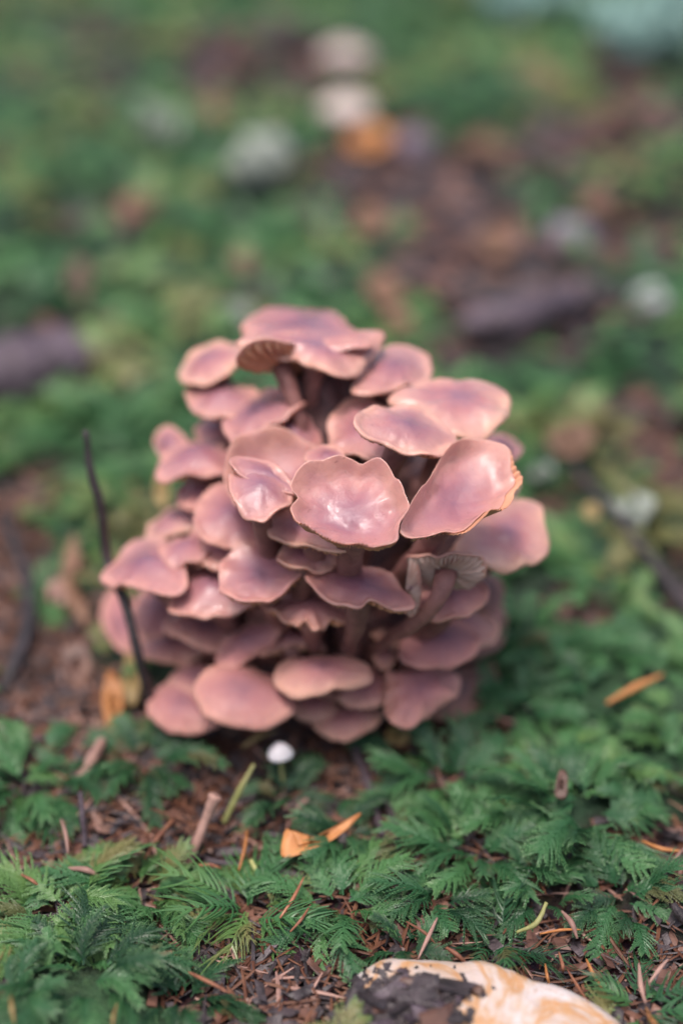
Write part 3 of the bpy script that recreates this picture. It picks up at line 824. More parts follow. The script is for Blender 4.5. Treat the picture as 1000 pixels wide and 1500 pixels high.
    ([(610, 800), (640, 780), (700, 790), (720, 815), (690, 830), (640, 825)], 39.6, 34, 10, dict(dome=.2, capm='cap_brown'), 'added dark mushroom standing in for deep shade under the large saucer-shaped one'),  # added cap, its dark colour stands in for black shadow under the saucer
    ([(262, 725), (280, 705), (312, 700), (325, 722), (300, 745), (270, 742)], 41.0, 40, 0, dict(dome=.25), 'small mushroom under the dark hollow of the flat-edged left one'),
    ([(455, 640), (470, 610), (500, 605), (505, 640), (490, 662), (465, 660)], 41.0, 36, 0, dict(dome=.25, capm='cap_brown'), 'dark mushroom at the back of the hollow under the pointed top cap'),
    ([(690, 870), (700, 845), (730, 850), (735, 880), (712, 895)], 40.3, 40, 20, dict(dome=.3, capm='cap_brown'), 'blurred shade-toned mushroom edge right of the overturned pale-gilled one'),
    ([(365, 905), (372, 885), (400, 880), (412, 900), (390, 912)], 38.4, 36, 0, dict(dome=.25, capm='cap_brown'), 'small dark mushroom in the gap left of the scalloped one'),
    ([(565, 705), (590, 670), (635, 668), (650, 700), (620, 745), (580, 740)], 41.0, 34, 0, dict(dome=.2, capm='cap_brown'), 'added dark filler mushroom for the shaded gap between the violet-centred cap and the large saucer'),  # filler cap, added and coloured dark in place of the shade here
    ([(470, 690), (450, 672), (470, 655), (500, 665), (505, 690)], 38.2, 40, -10, dict(dome=.3), 'small pale mushroom just above the dimpled centre cap'),
]
for i, (ol, Y, a, roll, kw, lab) in enumerate(CAPS):
    kw = dict(kw)
    cy_ = float(np.mean([q[1] for q in ol]))
    ol = np.array(ol, float); wpx = ol[:, 0].max() - ol[:, 0].min()
    if wpx < 125 and cy_ > 580: ol = ol.mean(0) + (ol - ol.mean(0)) * (1.12 if 250 < ol[:, 0].mean() < 690 else 1.05)
    Y = Y - 1.0 - 1.4 * min(1, max(0, (950 - cy_) / 200)) * min(1, max(0, (41.5 - Y) / 4.5))
    if cy_ > 880 and 'capm' not in kw: kw['capm'] = 'cap_matte'
    kw.setdefault('skirt', cy_ < 965 and kw.get('dome', .25) >= .15)
    build_mushroom('mushroom', ol, Y, a, roll, seed=i + 1, label=lab, group=GR, **kw)

# the fused fleshy foot that all the stems grow from
core = empty('mushroom_clump', (BASE[0], BASE[1], 0))
tag(core, 'dark fused foot of the mushroom cluster, seen through the gaps between the caps', 'mushroom')
cp = [(0, 0, -.5), (.1, .1, 2), (.3, .3, 5), (.4, .9, 8), (.0, 1.2, 11.0)]
v, f = tube(spline(cp, 22), np.interp(np.linspace(0, 1, 22), [0, .25, .6, .85, 1], [2.4, 2.9, 2.5, 1.9, .9]), 40, jitter=.45, seed=3)
link('foot', mesh_from('foot', v, f), M['foot'], core)
for k in range(26):
    an = rs.uniform(0, 6.28); r1 = rs.uniform(1.2, 2.4)
    p0 = np.array([math.cos(an) * r1 * .7, math.sin(an) * r1 * .6, .3]); r2 = r1 * rs.uniform(.9, 1.7)
    p3 = np.array([math.cos(an + .3) * r2 + .3, math.sin(an + .3) * r2 * .8 + .3, rs.uniform(5, 9.5)])
    v, f = tube(bezier(p0, p0 + (0, 0, 2), p3 - (0, 0, 2), p3, 10), rs.uniform(.18, .3), 8, jitter=.2, seed=k)
    link('stem', mesh_from('stem', v, f), M['stem'], core)

# ------------------------------------------------------------------ foreground white mushroom
wm = build_mushroom('white_mushroom', [(495, 1560), (505, 1470), (530, 1420), (590, 1398), (680, 1402), (760, 1424), (850, 1455), (910, 1500), (915, 1580), (800, 1660), (600, 1680), (480, 1620)],
                    24.0, 44, 4, dome=.16, dents=.04, capm='white_cap', gill='gill_pale', stem_r=.9, base=(3.6, 23.6), seed=91, wave=.02,
                    label='large creamy white mushroom cap with ochre stains at the bottom edge, half covered in debris', centre=(680, 1540))

# ------------------------------------------------------------------ moss tufts in the foreground
def share_mesh(name, pr):
    v, f, t = pr
    return mesh_from(name, v, f, {'tip': t, 'tint': np.zeros(len(v))}, smooth=False)


def tuft_meshes(protos, tint):
    out = []
    for pr in protos:
        v, f, t = pr
        me = mesh_from('frond', v, f, {'tip': t, 'tint': np.full(len(v), tint)}, smooth=False)
        me.materials.append(M['moss'])
        out.append(me)
    return out


TM = {}
for (px, py, sp, nf, kd, tint, lab) in TUFTS:
    key = (kd, round(tint * 8))
    if key not in TM:
        TM[key] = tuft_meshes(HI if kd == 'h' else THIN, tint - 0.2)
    c = ground_pt(px, py)
    root = empty('moss_tuft', c)
    tag(root, lab, 'moss', 'feathery moss tufts on the forest floor')
    nf = int(nf * 1.25)
    for k in range(nf):
        an = 2 * math.pi * k / nf * 1.0 + random.uniform(-.35, .35)
        rr = sp * math.sqrt(random.uniform(0.0, 0.8)) * 0.8
        x, y = rr * math.cos(an), rr * math.sin(an)
        o = link('frond', random.choice(TM[key]), None, root)
        z = float(height(c[0] + x, c[1] + y)) - c[2] + 0.15 + 0.42 * (1 - rr / sp)
        o.location = (x * CM, y * CM, z * CM)
        sc = random.uniform(0.42, 0.8) * (0.55 + 0.4 * sp)
        o.scale = (sc, sc, sc)
        o.rotation_euler = Matrix(rotmat(an + random.uniform(-.3, .3), random.uniform(-0.25, 0.8), random.uniform(-.6, .6))).to_euler()

# ------------------------------------------------------------------ moss carpet (stuff)
def inside_cluster(x, y):
    return ((x - BASE[0]) / 4.2) ** 2 + ((y - BASE[1]) / 3.4) ** 2 < 1


def scatter(n, y0, y1, wf, w0, thr, gap=None):
    out = []
    while len(out) < n:
        m = n * 3
        y = rs.uniform(y0, y1, m); x = rs.uniform(-1, 1, m) * (wf * y1 + w0)
        ok = np.abs(x) < wf * y + w0
        x, y = x[ok], y[ok]
        keep = rs.rand(len(x)) * 0.75 + thr + 0.32 * (y < 34) < moss_amount(x, y)
        x, y = x[keep], y[keep]
        z = height(x, y)
        tn = 0.32 + 0.95 * noise(x / 6.0, y / 8.0, 5.5) + rs.uniform(-.15, .15, len(x))
        for a in range(len(x)):
            if inside_cluster(x[a], y[a]): continue
            if y[a] < 60 and len(EX) and (np.hypot(EX[:, 0] - x[a] - 0, EX[:, 1] - y[a] + 0.5) < 0.95).any(): continue
            out.append((x[a], y[a], z[a] + rs.uniform(-0.05, 0.4), rs.uniform(-math.pi, math.pi), rs.uniform(-0.05, 0.7), rs.uniform(-.5, .5), rs.uniform(0.4, 0.8) if y[a] < 58 else rs.uniform(.6, 1.1), np.clip(tn[a], 0, 1)))
            if len(out) >= n: break
    return out




# ------------------------------------------------------------------ litter (stuff): small needles, crumbs and leaf bits
def needle_geo(p, yaw, pit, L, r_, bend):
    t = np.linspace(-0.5, 0.5, 5)
    loc = np.stack([t * L, bend * L * (0.25 - t * t), np.zeros(5)], 1)
    loc = loc @ rotmat(yaw, pit, 0).T + p
    return tube(loc, r_ * np.array([0.45, 1, 1, 0.9, 0.3]), 4, flat=0.6, cap=False)


def crumb_geo(p, s, r):
    v = np.array([(-1, -1, -.35), (1, -.8, -.3), (1.1, .9, -.35), (-.9, 1, -.3), (-.8, -.9, .35), (.8, -.7, .3), (.9, .8, .4), (-.7, .7, .3)], float)
    v = v * r.uniform(0.5, 1.2, (8, 3)) * s * np.array([r.uniform(.8, 2.6), r.uniform(.5, 1.2), r.uniform(.3, .7)])
    v = v @ rotmat(r.uniform(-3, 3), r.uniform(-.5, .5), r.uniform(-.5, .5)).T + p
    f = np.array([(0, 3, 2, 1), (4, 5, 6, 7), (0, 1, 5, 4), (1, 2, 6, 5), (2, 3, 7, 6), (3, 0, 4, 7)])
    return v, [f]


def litter(name, n, y0, y1, wf, w0, mat, kind, s0, s1):
    V, F = [], []; o = 0; c = 0
    while c < n:
        y = rs.uniform(y0, y1); x = rs.uniform(-1, 1) * (wf * y1 + w0)
        if abs(x) > wf * y + w0: continue
        if rs.rand() * 0.8 < float(moss_amount(x, y)) : continue
        z = float(height(x, y)) + rs.uniform(0.05, 0.35)
        p = np.array([x, y, z])
        if kind == 'needle':
            v, f = needle_geo(p, rs.uniform(-3.14, 3.14), rs.uniform(-.35, .35), rs.uniform(s0, s1), rs.uniform(0.028, 0.06), rs.uniform(-.25, .25))
        else:
            v, f = crumb_geo(p, rs.uniform(s0, s1), rs)
        for q in f: F.append(q + o)
        V.append(v); o += len(v); c += 1
    return link(name, mesh_from(name, np.concatenate(V), [np.concatenate(F)], smooth=False), mat, kind='stuff')


litter('straw_litter', 300, 21, 60, .3, 3, M['leaf_pink'], 'needle', 0.8, 2.0)
litter('needle_litter', 2600, 21, 60, .3, 3, M['needle'], 'needle', 0.6, 1.9)
litter('dark_needle_litter', 900, 21, 60, .3, 3, M['bark_dark'], 'needle', 0.8, 2.5)
litter('bark_litter', 1700, 21, 70, .3, 3, M['leaf_brown'], 'crumb', 0.06, 0.22)
litter('soil_crumbs', 2200, 21, 70, .3, 3, M['bark_dark'], 'crumb', 0.05, 0.24)
litter('distant_leaf_litter', 900, 60, 240, .35, 6, M['leaf_brown'], 'crumb', 0.25, 0.8)
litter('distant_bark_litter', 1200, 60, 240, .35, 6, M['bark_dark'], 'crumb', 0.25, 0.9)


# ------------------------------------------------------------------ single sticks, needles, leaves, stones
EXC = []


def stick(name, pts_px, rads, mat, label, cat, lifts=None, Ys=None, n=26, jit=0.25, twigs=(), group=None, ns=10):
    P = []
    for k, (px, py) in enumerate(pts_px):
        if Ys:
            P.append(at_y(px, py, Ys[k]))
        else:
            P.append(ground_pt(px, py, (lifts[k] if lifts else 0.3)))
    P = spline(P, n)
    rad = np.interp(np.linspace(0, 1, n), np.linspace(0, 1, len(rads)), rads)
    L = P[len(P) // 2].copy()
    v, f = tube(P - L, rad, ns, jitter=jit, seed=len(label) * 0.37)
    o = link(name, mesh_from(name, v, f), M[mat], loc=L)
    tag(o, label, cat, group)
    if not Ys:
        for q in P[::3]: EXC.append((q[0], q[1]))
    return o


# the thin dark twig in front of the left side
stick('twig', [(126, 630), (133, 690), (148, 745), (158, 822), (184, 885), (205, 970), (222, 1030)], [.09, .13, .15, .17, .15, .17, .2], 'bark_dark',
      'thin dark twig standing upright against the left side of the mushroom cluster', 'twig', Ys=[39.2, 38.8, 38.6, 38.5, 37.2, 36.6, 36.8], n=40)
stick('branch', [(2, 755), (22, 800), (42, 860), (40, 920), (22, 975), (5, 1010)], [.22, .22, .25, .3, .28, .2], 'bark_dark',
      'bent dark branch among the brown litter at the left edge', 'branch', lifts=[.8, .7, .6, .7, .5, .3])
stick('branch', [(835, 682), (880, 730), (925, 785), (975, 850), (1020, 910)], [.14, .2, .2, .22, .22], 'bark_dark',
      'blurred dark branch lying in the moss right of the cluster', 'branch', lifts=[.9, 1.0, .8, .9, .7])
stick('log', [(-60, 572), (0, 560), (50, 545), (105, 525)], [2.1, 2.0, 1.8, 1.4], 'bark_purple',
      'thick dark piece of wood at the left edge in the blurred background', 'log', lifts=[1.2, 1.2, 1.2, 1.0], ns=18, jit=.35)
stick('log', [(680, 478), (740, 468), (800, 450), (852, 425)], [.75, 1.0, .95, .55], 'bark_purple',
      'purple-grey piece of wood lying right above the cluster in the background', 'log', lifts=[1.5, 1.6, 1.6, 1.4], ns=14, jit=.35)
stick('twig', [(520, 1095), (540, 1150), (560, 1225)], [.12, .14, .1], 'bark_purple', 'dark violet twig under the foot of the cluster in the centre litter', 'twig', lifts=[.5, .45, .4])
stick('twig', [(560, 1160), (578, 1210), (588, 1285)], [.1, .12, .09], 'bark_dark', 'dark twig in the hollow right of the orange leaf scrap', 'twig', lifts=[.5, .45, .4])
stick('twig', [(300, 1260), (390, 1275), (500, 1300)], [.09, .16, .12], 'bark_purple', 'dark twig lying level behind the olive moss tuft', 'twig', lifts=[.3, .3, .3])
stick('twig', [(985, 1325), (1000, 1345), (1030, 1365)], [.1, .16, .16], 'bark_dark', 'black twig end at the right edge of the foreground', 'twig', lifts=[.8, .8, .7])
stick('twig', [(118, 1160), (122, 1205), (125, 1240)], [.08, .1, .08], 'bark_purple', 'grey violet twig standing in the litter below the left moss tuft', 'twig', lifts=[1.4, .8, .3])
stick('stalk', [(372, 1120), (350, 1160), (328, 1205)], [.05, .09, .09], 'needle_green', 'pale green stalk leaning left of the tiny white mushroom', 'stalk', lifts=[2.0, 1.2, .3])
stick('stalk', [(367, 1260), (385, 1292), (400, 1318)], [.06, .09, .07], 'needle_green', 'short greenish stalk behind the olive moss tuft', 'stalk', lifts=[.9, .6, .4])
stick('stalk', [(756, 1366), (785, 1352), (800, 1322)], [.04, .08, .05], 'needle_green', 'curved yellow green stalk in the right foreground moss', 'stalk', lifts=[1.0, 1.2, 1.4])
stick('stem_stub', [(316, 1165), (300, 1205), (274, 1268)], [.2, .14, .16], 'leaf_pink', 'broken pinkish brown stem stub leaning in the foreground litter', 'stem', lifts=[2.0, 1.2, .3])
stick('stem_stub', [(150, 1085), (132, 1118), (118, 1140)], [.16, .2, .2], 'leaf_pink', 'short thick pinkish twig piece left of the lowest moss under the cluster', 'twig', lifts=[.9, .6, .3])
stick('stem_stub', [(8, 1285), (18, 1305), (28, 1322)], [.1, .13, .13], 'leaf_pink', 'pale brown twig piece at the left edge beside the large bright moss', 'twig', lifts=[.5, .5, .4])
# needles: ends in px, radius, material, label
NEED = [
    ((212, 1258), (262, 1192), .09, 'needle', 'orange brown needle curving up right of the left litter patch'),
    ((220, 1185), (290, 1215), .06, 'needle', 'reddish needle crossing the curved orange brown one'),
    ((100, 1272), (148, 1285), .12, 'leaf_pink', 'pinkish flat needle on the litter above the large bright moss'),
    ((290, 1268), (325, 1272), .06, 'needle', 'short straw needle lying near the broken stem stub'),
    ((262, 1418), (338, 1455), .075, 'needle', 'orange needle at the bottom left pointing down right'),
    ((410, 1345), (445, 1285), .075, 'needle', 'reddish needle leaning up beside the olive moss tuft'),
    ((425, 1365), (455, 1325), .06, 'needle', 'brown needle right below the leaning reddish one'),
    ((355, 1095), (405, 1070), .12, 'leaf_yellow', 'yellowish brown needle under the bottom of the cluster'),
    ((888, 1030), (970, 988), .17, 'leaf_orange', 'curved orange needle lying on the moss at the right'),
    ((790, 1368), (850, 1362), .06, 'leaf_orange', 'thin orange needle left of the dry twigs at the lower right'),
    ((858, 1405), (882, 1450), .07, 'leaf_orange', 'orange needle pointing down at the right end of the white mushroom'),
    ((830, 1420), (862, 1470), .06, 'needle', 'brown needle touching the right end of the white mushroom'),
    ((798, 1412), (805, 1445), .06, 'leaf_orange', 'short upright orange needle behind the white mushroom'),
    ((935, 1412), (945, 1470), .09, 'leaf_pink', 'pinkish upright twig at the lower right edge'),
    ((950, 1440), (978, 1405), .08, 'leaf_pink', 'pale pink twig leaning right at the lower right edge'),
    ((945, 1475), (970, 1510), .06, 'leaf_orange', 'orange needle in the bottom right corner'),
    ((940, 1232), (1005, 1248), .09, 'leaf_orange', 'orange brown needle lying flat at the right edge'),
    ((975, 1278), (1010, 1235), .06, 'leaf_pink', 'pinkish needle crossing the flat orange one at the right edge'),
    ((640, 1345), (612, 1405), .08, 'leaf_pink', 'pale splinter standing behind the white mushroom, left one of a V'),
    ((648, 1385), (690, 1420), .09, 'needle', 'brown needle lying on the back rim of the white mushroom'),
    ((595, 1350), (640, 1385), .06, 'needle', 'reddish needle left of the pale splinter'),
    ((822, 1335), (845, 1375), .11, 'leaf_pink', 'pinkish brown twig piece among the lower right litter'),
    ((818, 1395), (824, 1425), .07, 'needle', 'short upright reddish twig between moss and white mushroom'),
    ((240, 1395), (262, 1402), .05, 'needle', 'tiny rust needle lying on the bright moss'),
    ((15, 1445), (22, 1500), .08, 'leaf_yellow', 'straw coloured needle at the bottom left corner'),
    ((172, 1470), (165, 1510), .06, 'leaf_yellow', 'yellowish needle end at the bottom edge'),
    ((655, 1165), (640, 1120), .1, 'leaf_brown', 'brown leaf stalk in the moss below the lobed mushroom'),
    ((30, 1280), (60, 1300), .07, 'needle', 'reddish needle at the left edge litter above the bright moss'),
    ((90, 1200), (100, 1250), .08, 'leaf_pink', 'pale twig standing in the litter at the left'),
    ((350, 1275), (362, 1215), .08, 'leaf_orange', 'bright orange splinter right of the broken stem stub'),
]
for (a, b, r_, mt, lab) in NEED:
    c = ((a[0] + b[0]) / 2 + random.uniform(-4, 4), (a[1] + b[1]) / 2 + random.uniform(-5, 5))
    stick('needle', [a, c, b], [r_ * .4, r_ * .8, r_ * .3], mt, lab, 'needle', lifts=[.9, 1.1, .9], n=12, jit=.15, group='fallen needles and splinters', ns=7)


def leaf(name, outline, lift, mat, label, tilt=25, roll=0, thick=0.03, cup=0.15, cat='leaf', Y=None):
    """a thin curled leaf or scrap whose outline faces the camera at its own place; two-sided solid"""
    OL = closed_outline(outline, 0)[::8]
    if label.startswith('blurred'): OL = OL.mean(0) + (OL - OL.mean(0)) * 0.8
    cx, cy = OL.mean(0)
    C = ground_pt(cx, cy, lift) if Y is None else at_y(cx, cy, Y)
    aa, rr = math.radians(30 + tilt), math.radians(roll)
    n = unit(math.sin(aa) * (-Fv) + math.cos(aa) * (math.sin(rr) * Rv + math.cos(rr) * Uv))
    rim = []
    for (px, py) in OL:
        d = ray(px, py); t = np.dot(C - CAMC, n) / np.dot(d, n)
        rim.append(CAMC + d * t - C)
    rim = np.array(rim); m = len(rim); Rm = np.linalg.norm(rim, axis=1).mean()
    rows = []
    for q in (0.25, .5, .75, 1.0):
        v = rim * q
        h = cup * Rm * q * q + 0.12 * Rm * noise(v[:, 0] * 1.4 / Rm + len(label), v[:, 1] * 1.4 / Rm, v[:, 2] / Rm)
        rows.append(v + h[:, None] * n)
    V = np.concatenate(rows + [np.zeros((1, 3))]); k = len(V)
    V = np.concatenate([V, V - n * thick])
    j = np.arange(m)
    g = grid_faces(4, m)
    F = [g, g[:, ::-1] + k, np.stack([np.full(m, k - 1), j, (j + 1) % m], 1), np.stack([np.full(m, 2 * k - 1), (j + 1) % m + k, j + k], 1),
         np.stack([3 * m + j, 3 * m + (j + 1) % m, 3 * m + (j + 1) % m + k, 3 * m + j + k], 1)]
    o = link(name, mesh_from(name, V, F), M[mat], loc=C)
    tag(o, label, cat)
    EXC.append((C[0], C[1]))
    return o


leaf('leaf', [(413, 1257), (418, 1218), (430, 1224), (438, 1240), (478, 1219), (528, 1193), (512, 1212), (482, 1236), (448, 1250)], .9, 'leaf_orange', 'torn orange leaf scrap on dark moss below the cluster')
leaf('leaf', [(92, 850), (95, 815), (110, 785), (118, 820), (112, 850), (130, 900), (125, 925), (105, 890)], 1.2, 'leaf_dull', 'upright pointed orange brown leaf left of the far-left mushroom', tilt=30)
leaf('leaf', [(70, 860), (95, 850), (100, 880), (78, 890)], .6, 'leaf_pink', 'small pinkish leaf piece behind the pointed orange leaf')
leaf('leaf', [(150, 1030), (160, 985), (180, 1010), (178, 1080), (160, 1075)], .8, 'leaf_orange', 'orange brown leaf strip at the foot of the upright twig')
leaf('leaf', [(90, 960), (120, 940), (135, 975), (115, 1010)], .5, 'leaf_brown', 'brown leaf in the litter between branch and cluster')
leaf('leaf', [(180, 1020), (187, 950), (200, 940), (206, 1000), (198, 1035)], .9, 'leaf_yellow', 'pale straw leaf standing behind the foot of the upright twig', tilt=35)
leaf('leaf', [(227, 715), (233, 690), (245, 690), (248, 720), (240, 745), (230, 735)], .9, 'leaf_yellow', 'yellow leaf behind the left side of the cluster', Y=45)
leaf('leaf', [(565, 1085), (570, 1065), (595, 1070), (598, 1088), (580, 1092)], .6, 'leaf_yellow', 'small yellow leaf under the lobed mushroom')
leaf('leaf', [(722, 935), (725, 905), (740, 900), (745, 930), (735, 950)], .6, 'leaf_orange', 'orange leaf bit against the right side of the cluster', Y=42)
leaf('leaf', [(725, 1165), (745, 1155), (760, 1165), (745, 1178)], .5, 'leaf_orange', 'reddish orange leaf bit in the dark gap of the right foreground moss')
leaf('leaf', [(812, 1165), (818, 1130), (830, 1135), (828, 1168)], 1.0, 'leaf_brown', 'brown leaf tip standing in the wide moss tuft', tilt=35)
leaf('leaf', [(850, 745), (870, 735), (880, 755), (862, 765)], 1.0, 'leaf_yellow', 'blurred yellow leaf beside the branch at the right')
leaf('leaf', [(790, 640), (850, 615), (880, 640), (850, 675), (810, 672)], 1.2, 'leaf_dull', 'blurred orange brown leaf in moss right of the broad upper right cap')
leaf('leaf', [(500, 208), (520, 186), (560, 182), (582, 205), (555, 226), (515, 230)], 1.5, 'leaf_orange', 'blurred orange leaf just below the pale mushroom in the background', tilt=30)
leaf('leaf', [(730, 125), (755, 95), (800, 95), (832, 118), (800, 138), (755, 140)], 1.5, 'leaf_dull', 'blurred dull pinkish leaf in the upper right background', tilt=25)
leaf('leaf', [(680, 215), (700, 190), (730, 205), (720, 228)], 1.5, 'leaf_dull', 'blurred brown leaf in the background right of the pale mushroom')
leaf('leaf', [(165, 300), (200, 280), (235, 290), (225, 320), (185, 325)], 1.8, 'leaf_dull', 'blurred straw brown leaf in the upper left background moss')
leaf('leaf', [(385, 20), (410, 5), (435, 15), (420, 35)], 1.8, 'leaf_dull', 'blurred tan leaf at the top edge left of centre')
leaf('leaf', [(690, 350), (715, 325), (750, 340), (755, 375), (715, 380)], 1.2, 'leaf_dull', 'blurred tan pink leaf in the background above the purple wood')
leaf('leaf', [(525, 410), (560, 390), (590, 415), (595, 450), (550, 455)], 1.2, 'leaf_dull', 'blurred tan leaf behind the top of the cluster')
leaf('leaf', [(555, 460), (590, 450), (610, 475), (580, 490)], 1.2, 'leaf_dull', 'blurred orange brown leaf just right of the topmost mushroom')
leaf('leaf', [(95, 420), (110, 375), (135, 385), (130, 450), (105, 455)], 1.2, 'leaf_brown', 'blurred brown leaf above the thick wood at the left')
leaf('leaf', [(335, 385), (350, 368), (370, 375), (365, 395)], 1.5, 'leaf_dull', 'small blurred tan leaf above the left of the cluster')
leaf('leaf', [(300, 165), (310, 145), (325, 155), (320, 180)], 1.8, 'leaf_dull', 'small blurred tan leaf in the upper left background')
leaf('leaf', [(510, 335), (540, 300), (570, 320), (555, 345)], 1.0, 'leaf_dull', 'small dull brown leaf in the dark background hollow')


def pebble(name, px, py, w, h, mat, label, cat, lift=0.8, hratio=0.7):
    C = ground_pt(px, py, lift)
    depth = np.dot(C - CAMC, Fv)
    u = depth * 24 / 50 / 1000
    s = len(label)
    th = np.linspace(0, 2 * math.pi, 20, endpoint=False)
    rows = []
    for phi in np.linspace(-math.pi / 2 + .15, math.pi / 2 - .15, 10):
        x = np.cos(th) * math.cos(phi); y = np.sin(th) * math.cos(phi); z = np.full(20, math.sin(phi))
        k = 1 + 0.3 * noise(x * 1.3 + s, y * 1.3, z * 1.3)
        rows.append(np.stack([x * k * w * u / 2, y * k * w * u / 2 * .8, z * k * h * u / 2], 1))
    V = np.concatenate(rows + [[[0, 0, -h * u / 2], [0, 0, h * u / 2]]])
    j = np.arange(20)
    F = [grid_faces(10, 20), np.stack([np.full(20, 200), (j + 1) % 20, j], 1), np.stack([np.full(20, 201), 180 + j, 180 + (j + 1) % 20], 1)]
    o = link(name, mesh_from(name, V, F), M[mat], loc=C)
    tag(o, label, cat)


pebble('stone', 605, 212, 55, 45, 'stone_purple', 'blurred lavender stone right of the orange leaf in the background', 'stone')
pebble('stone', 835, 348, 75, 55, 'stone_purple', 'blurred purple-grey stone in the dark right background', 'stone')
pebble('stone', 952, 442, 52, 50, 'stone_white', 'blurred whitish stone near the right edge', 'stone')
pebble('stone', 345, 462, 50, 36, 'lichen_grey', 'blurred grey stone behind the left of the topmost mushroom', 'stone')
pebble('wood_lump', 780, 78, 55, 30, 'bark_purple', 'dark violet lump of wood above the dull pinkish leaf', 'wood')


def small_mushroom(px, py, w, mat, label, Yl=1.0, stemh=1.6, dome=.55, stem_mat='pale_beige', sr=.12):
    C = ground_pt(px, py, stemh)
    depth = np.dot(C - CAMC, Fv); u = depth * 24 / 50 / 1000
    R_ = w * u / 2
    root = empty('small_mushroom', (C[0], C[1], C[2] - stemh))
    th = np.linspace(0, 2 * math.pi, 28, endpoint=False)
    rows = []
    prof = [(0.05, dome), (.25, dome * .95), (.5, dome * .78), (.75, dome * .45), (.92, dome * .15), (1.0, -.05), (.98, -.14), (.9, -.12), (.5, -.02), (.1, 0)]
    for q, hh in prof:
        k = 1 + 0.05 * np.sin(th * 3 + px)
        rows.append(np.stack([np.cos(th) * q * R_ * k, np.sin(th) * q * R_ * k, np.full(28, hh * R_)], 1))
    V = np.concatenate(rows) + (0, 0, stemh)
    V = np.concatenate([V, [(0, 0, stemh + dome * R_)]])
    j = np.arange(28)
    link('cap', mesh_from('cap', V, [grid_faces(len(prof), 28)[:, ::-1], np.stack([np.full(28, len(V) - 1), j, (j + 1) % 28], 1)]), M[mat], root)
    v, f = tube(spline([(0, 0, stemh + .05), (.05, .02, stemh * .5), (.1, -.05, -.3)], 8), sr, 10)
    link('stem', mesh_from('stem', v, f), M[stem_mat], root)
    tag(root, label, 'mushroom')


small_mushroom(410, 1103, 38, 'white_small', 'tiny round white mushroom on a greenish stalk below the cluster', stemh=1.7, dome=.9, stem_mat='needle_green', sr=.06)
small_mushroom(508, 158, 84, 'pale_beige', 'blurred pale mushroom in the background just above the orange leaf', stemh=1.8, dome=.5, sr=.6)
small_mushroom(506, 78, 78, 'pale_beige', 'blurred cream mushroom, farthest one at the top of the picture', stemh=1.8, dome=.4, sr=.7)


def lichen(px, py, w, h, mat, label, n=26):
    """a loose clump of curled lobes"""
    C = ground_pt(px, py, 0.6)
    depth = np.dot(C - CAMC, Fv); u = depth * 24 / 50 / 1000
    root = empty('lichen_clump', C)
    r = np.random.RandomState(int(px + py))
    protos = []
    for k in range(4):
        V, F = tube(spline([(0, 0, 0), (.25, r.uniform(-.3, .3), .5), (r.uniform(-.2, .5), r.uniform(-.4, .4), 1.0)], 8), [.07, .12, .16, .22, .24, .22, .16, .05], 8, flat=.35, jitter=.6, seed=k + px)
        protos.append(mesh_from('lobe', V * 1.0, F)); protos[-1].materials.append(M[mat])
    for k in range(n):
        o = link('lobe', protos[k % 4], None, root)
        o.location = (r.normal() * w * u * .22 * CM, r.normal() * w * u * .2 * CM, r.uniform(-.3, .2) * CM)
        s = h * u * r.uniform(.5, 1.0)
        o.scale = (s * 1.3, s * 1.3, s)
        o.rotation_euler = (r.uniform(-.5, .5), r.uniform(-.5, .5), r.uniform(-3, 3))
    tag(root, label, 'lichen')


lichen(770, 22, 150, 60, 'lichen', 'blurred teal lichen clump at the top edge right of centre')
lichen(945, 75, 150, 90, 'lichen', 'blurred teal lichen clump in the upper right corner')
lichen(385, 262, 45, 70, 'lichen_grey', 'blurred grey-green lichen tuft in the background above the cluster')
lichen(235, 205, 22, 60, 'lichen_grey', 'narrow blurred grey lichen tuft in the upper left background', n=9)
lichen(790, 705, 40, 30, 'lichen_grey', 'small pale lichen tuft behind the rightmost mushroom', n=10)
lichen(925, 765, 60, 40, 'lichen_grey', 'pale lichen tuft beside the branch right of the cluster', n=12)

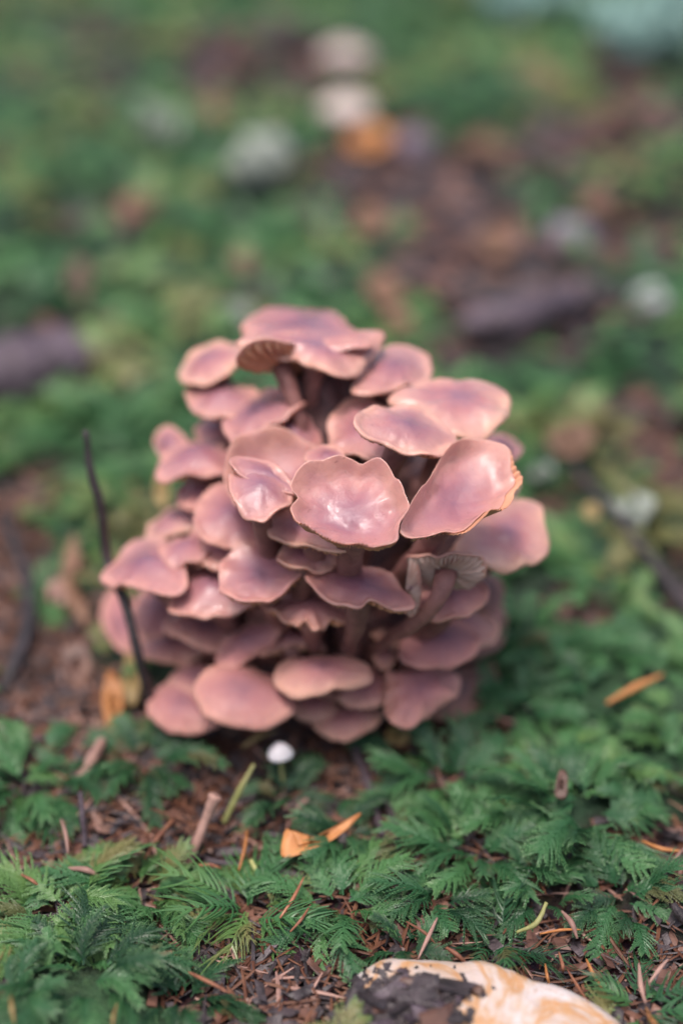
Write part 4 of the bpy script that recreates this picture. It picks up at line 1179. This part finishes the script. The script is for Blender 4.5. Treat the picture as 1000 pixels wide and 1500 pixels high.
# ------------------------------------------------------------------ debris on the white mushroom
bpy.context.view_layer.update()
wcap = [c for c in wm.children if c.name.startswith('cap')][0]
dg = bpy.context.evaluated_depsgraph_get()
inv = (wcap.matrix_world).inverted()
chips = 0
tries = 0
CHIPS = [(545, 1462), (575, 1450), (598, 1440), (620, 1455), (640, 1470), (652, 1447), (560, 1480), (585, 1476), (605, 1492), (535, 1490), (628, 1494), (660, 1490), (515, 1475), (675, 1462), (610, 1465), (570, 1500), (590, 1425), (645, 1505), (500, 1495), (690, 1450)]
for (px, py) in CHIPS:
    d = ray(px, py)
    o_ = inv @ Vector(CAMC * CM); dd = (inv.to_3x3() @ Vector(d)).normalized()
    hit, loc, nrm, _ = wcap.ray_cast(o_, dd)
    if not hit: continue
    loc = wcap.matrix_world @ loc
    v, f = crumb_geo(np.zeros(3), random.uniform(.18, .45), rs)
    mt = random.choice(['bark_dark', 'bark_dark', 'bark_purple', 'leaf_brown'])
    o = link('bark_chip', mesh_from('bark_chip', v, f, smooth=False), M[mt])
    o.location = loc + nrm * 0.0006
    cn = {'bark_dark': 'black', 'bark_purple': 'violet grey', 'leaf_brown': 'brown'}[mt]
    wh = 'left end' if px < 560 else 'right end' if px > 635 else 'middle'
    tag(o, f"{cn} bark chip, {wh} of the dirt on the white mushroom, {'back' if py < 1465 else 'front'} row", 'bark chip', 'bark chips on the white mushroom')
# finer dirt on the cap
Vd, Fd = [], []; o_n = 0
for k in range(900):
    px = rs.normal(580, 40); py = rs.normal(1475, 24)
    d = ray(px, py)
    hit, loc, nrm, _ = wcap.ray_cast(inv @ Vector(CAMC * CM), (inv.to_3x3() @ Vector(d)).normalized())
    if not hit: continue
    loc = np.array(wcap.matrix_world @ loc) / CM
    v, f = crumb_geo(loc, rs.choice([.03, .05, .08, .13]), rs)
    Vd.append(v); Fd.append(f[0] + o_n); o_n += len(v)
if Vd:
    link('debris_crumbs', mesh_from('debris_crumbs', np.concatenate(Vd), [np.concatenate(Fd)], smooth=False), M['bark_dark'], kind='stuff')

# ------------------------------------------------------------------ moss carpets last: they leave room for what lies on the ground
EX = np.array(EXC)
carpet('moss_carpet', scatter(1500, 20, 60, 0.32, 4, 0.30), MID)
carpet('distant_moss_carpet', scatter(13000, 58, 260, 0.36, 8, 0.12), LO)
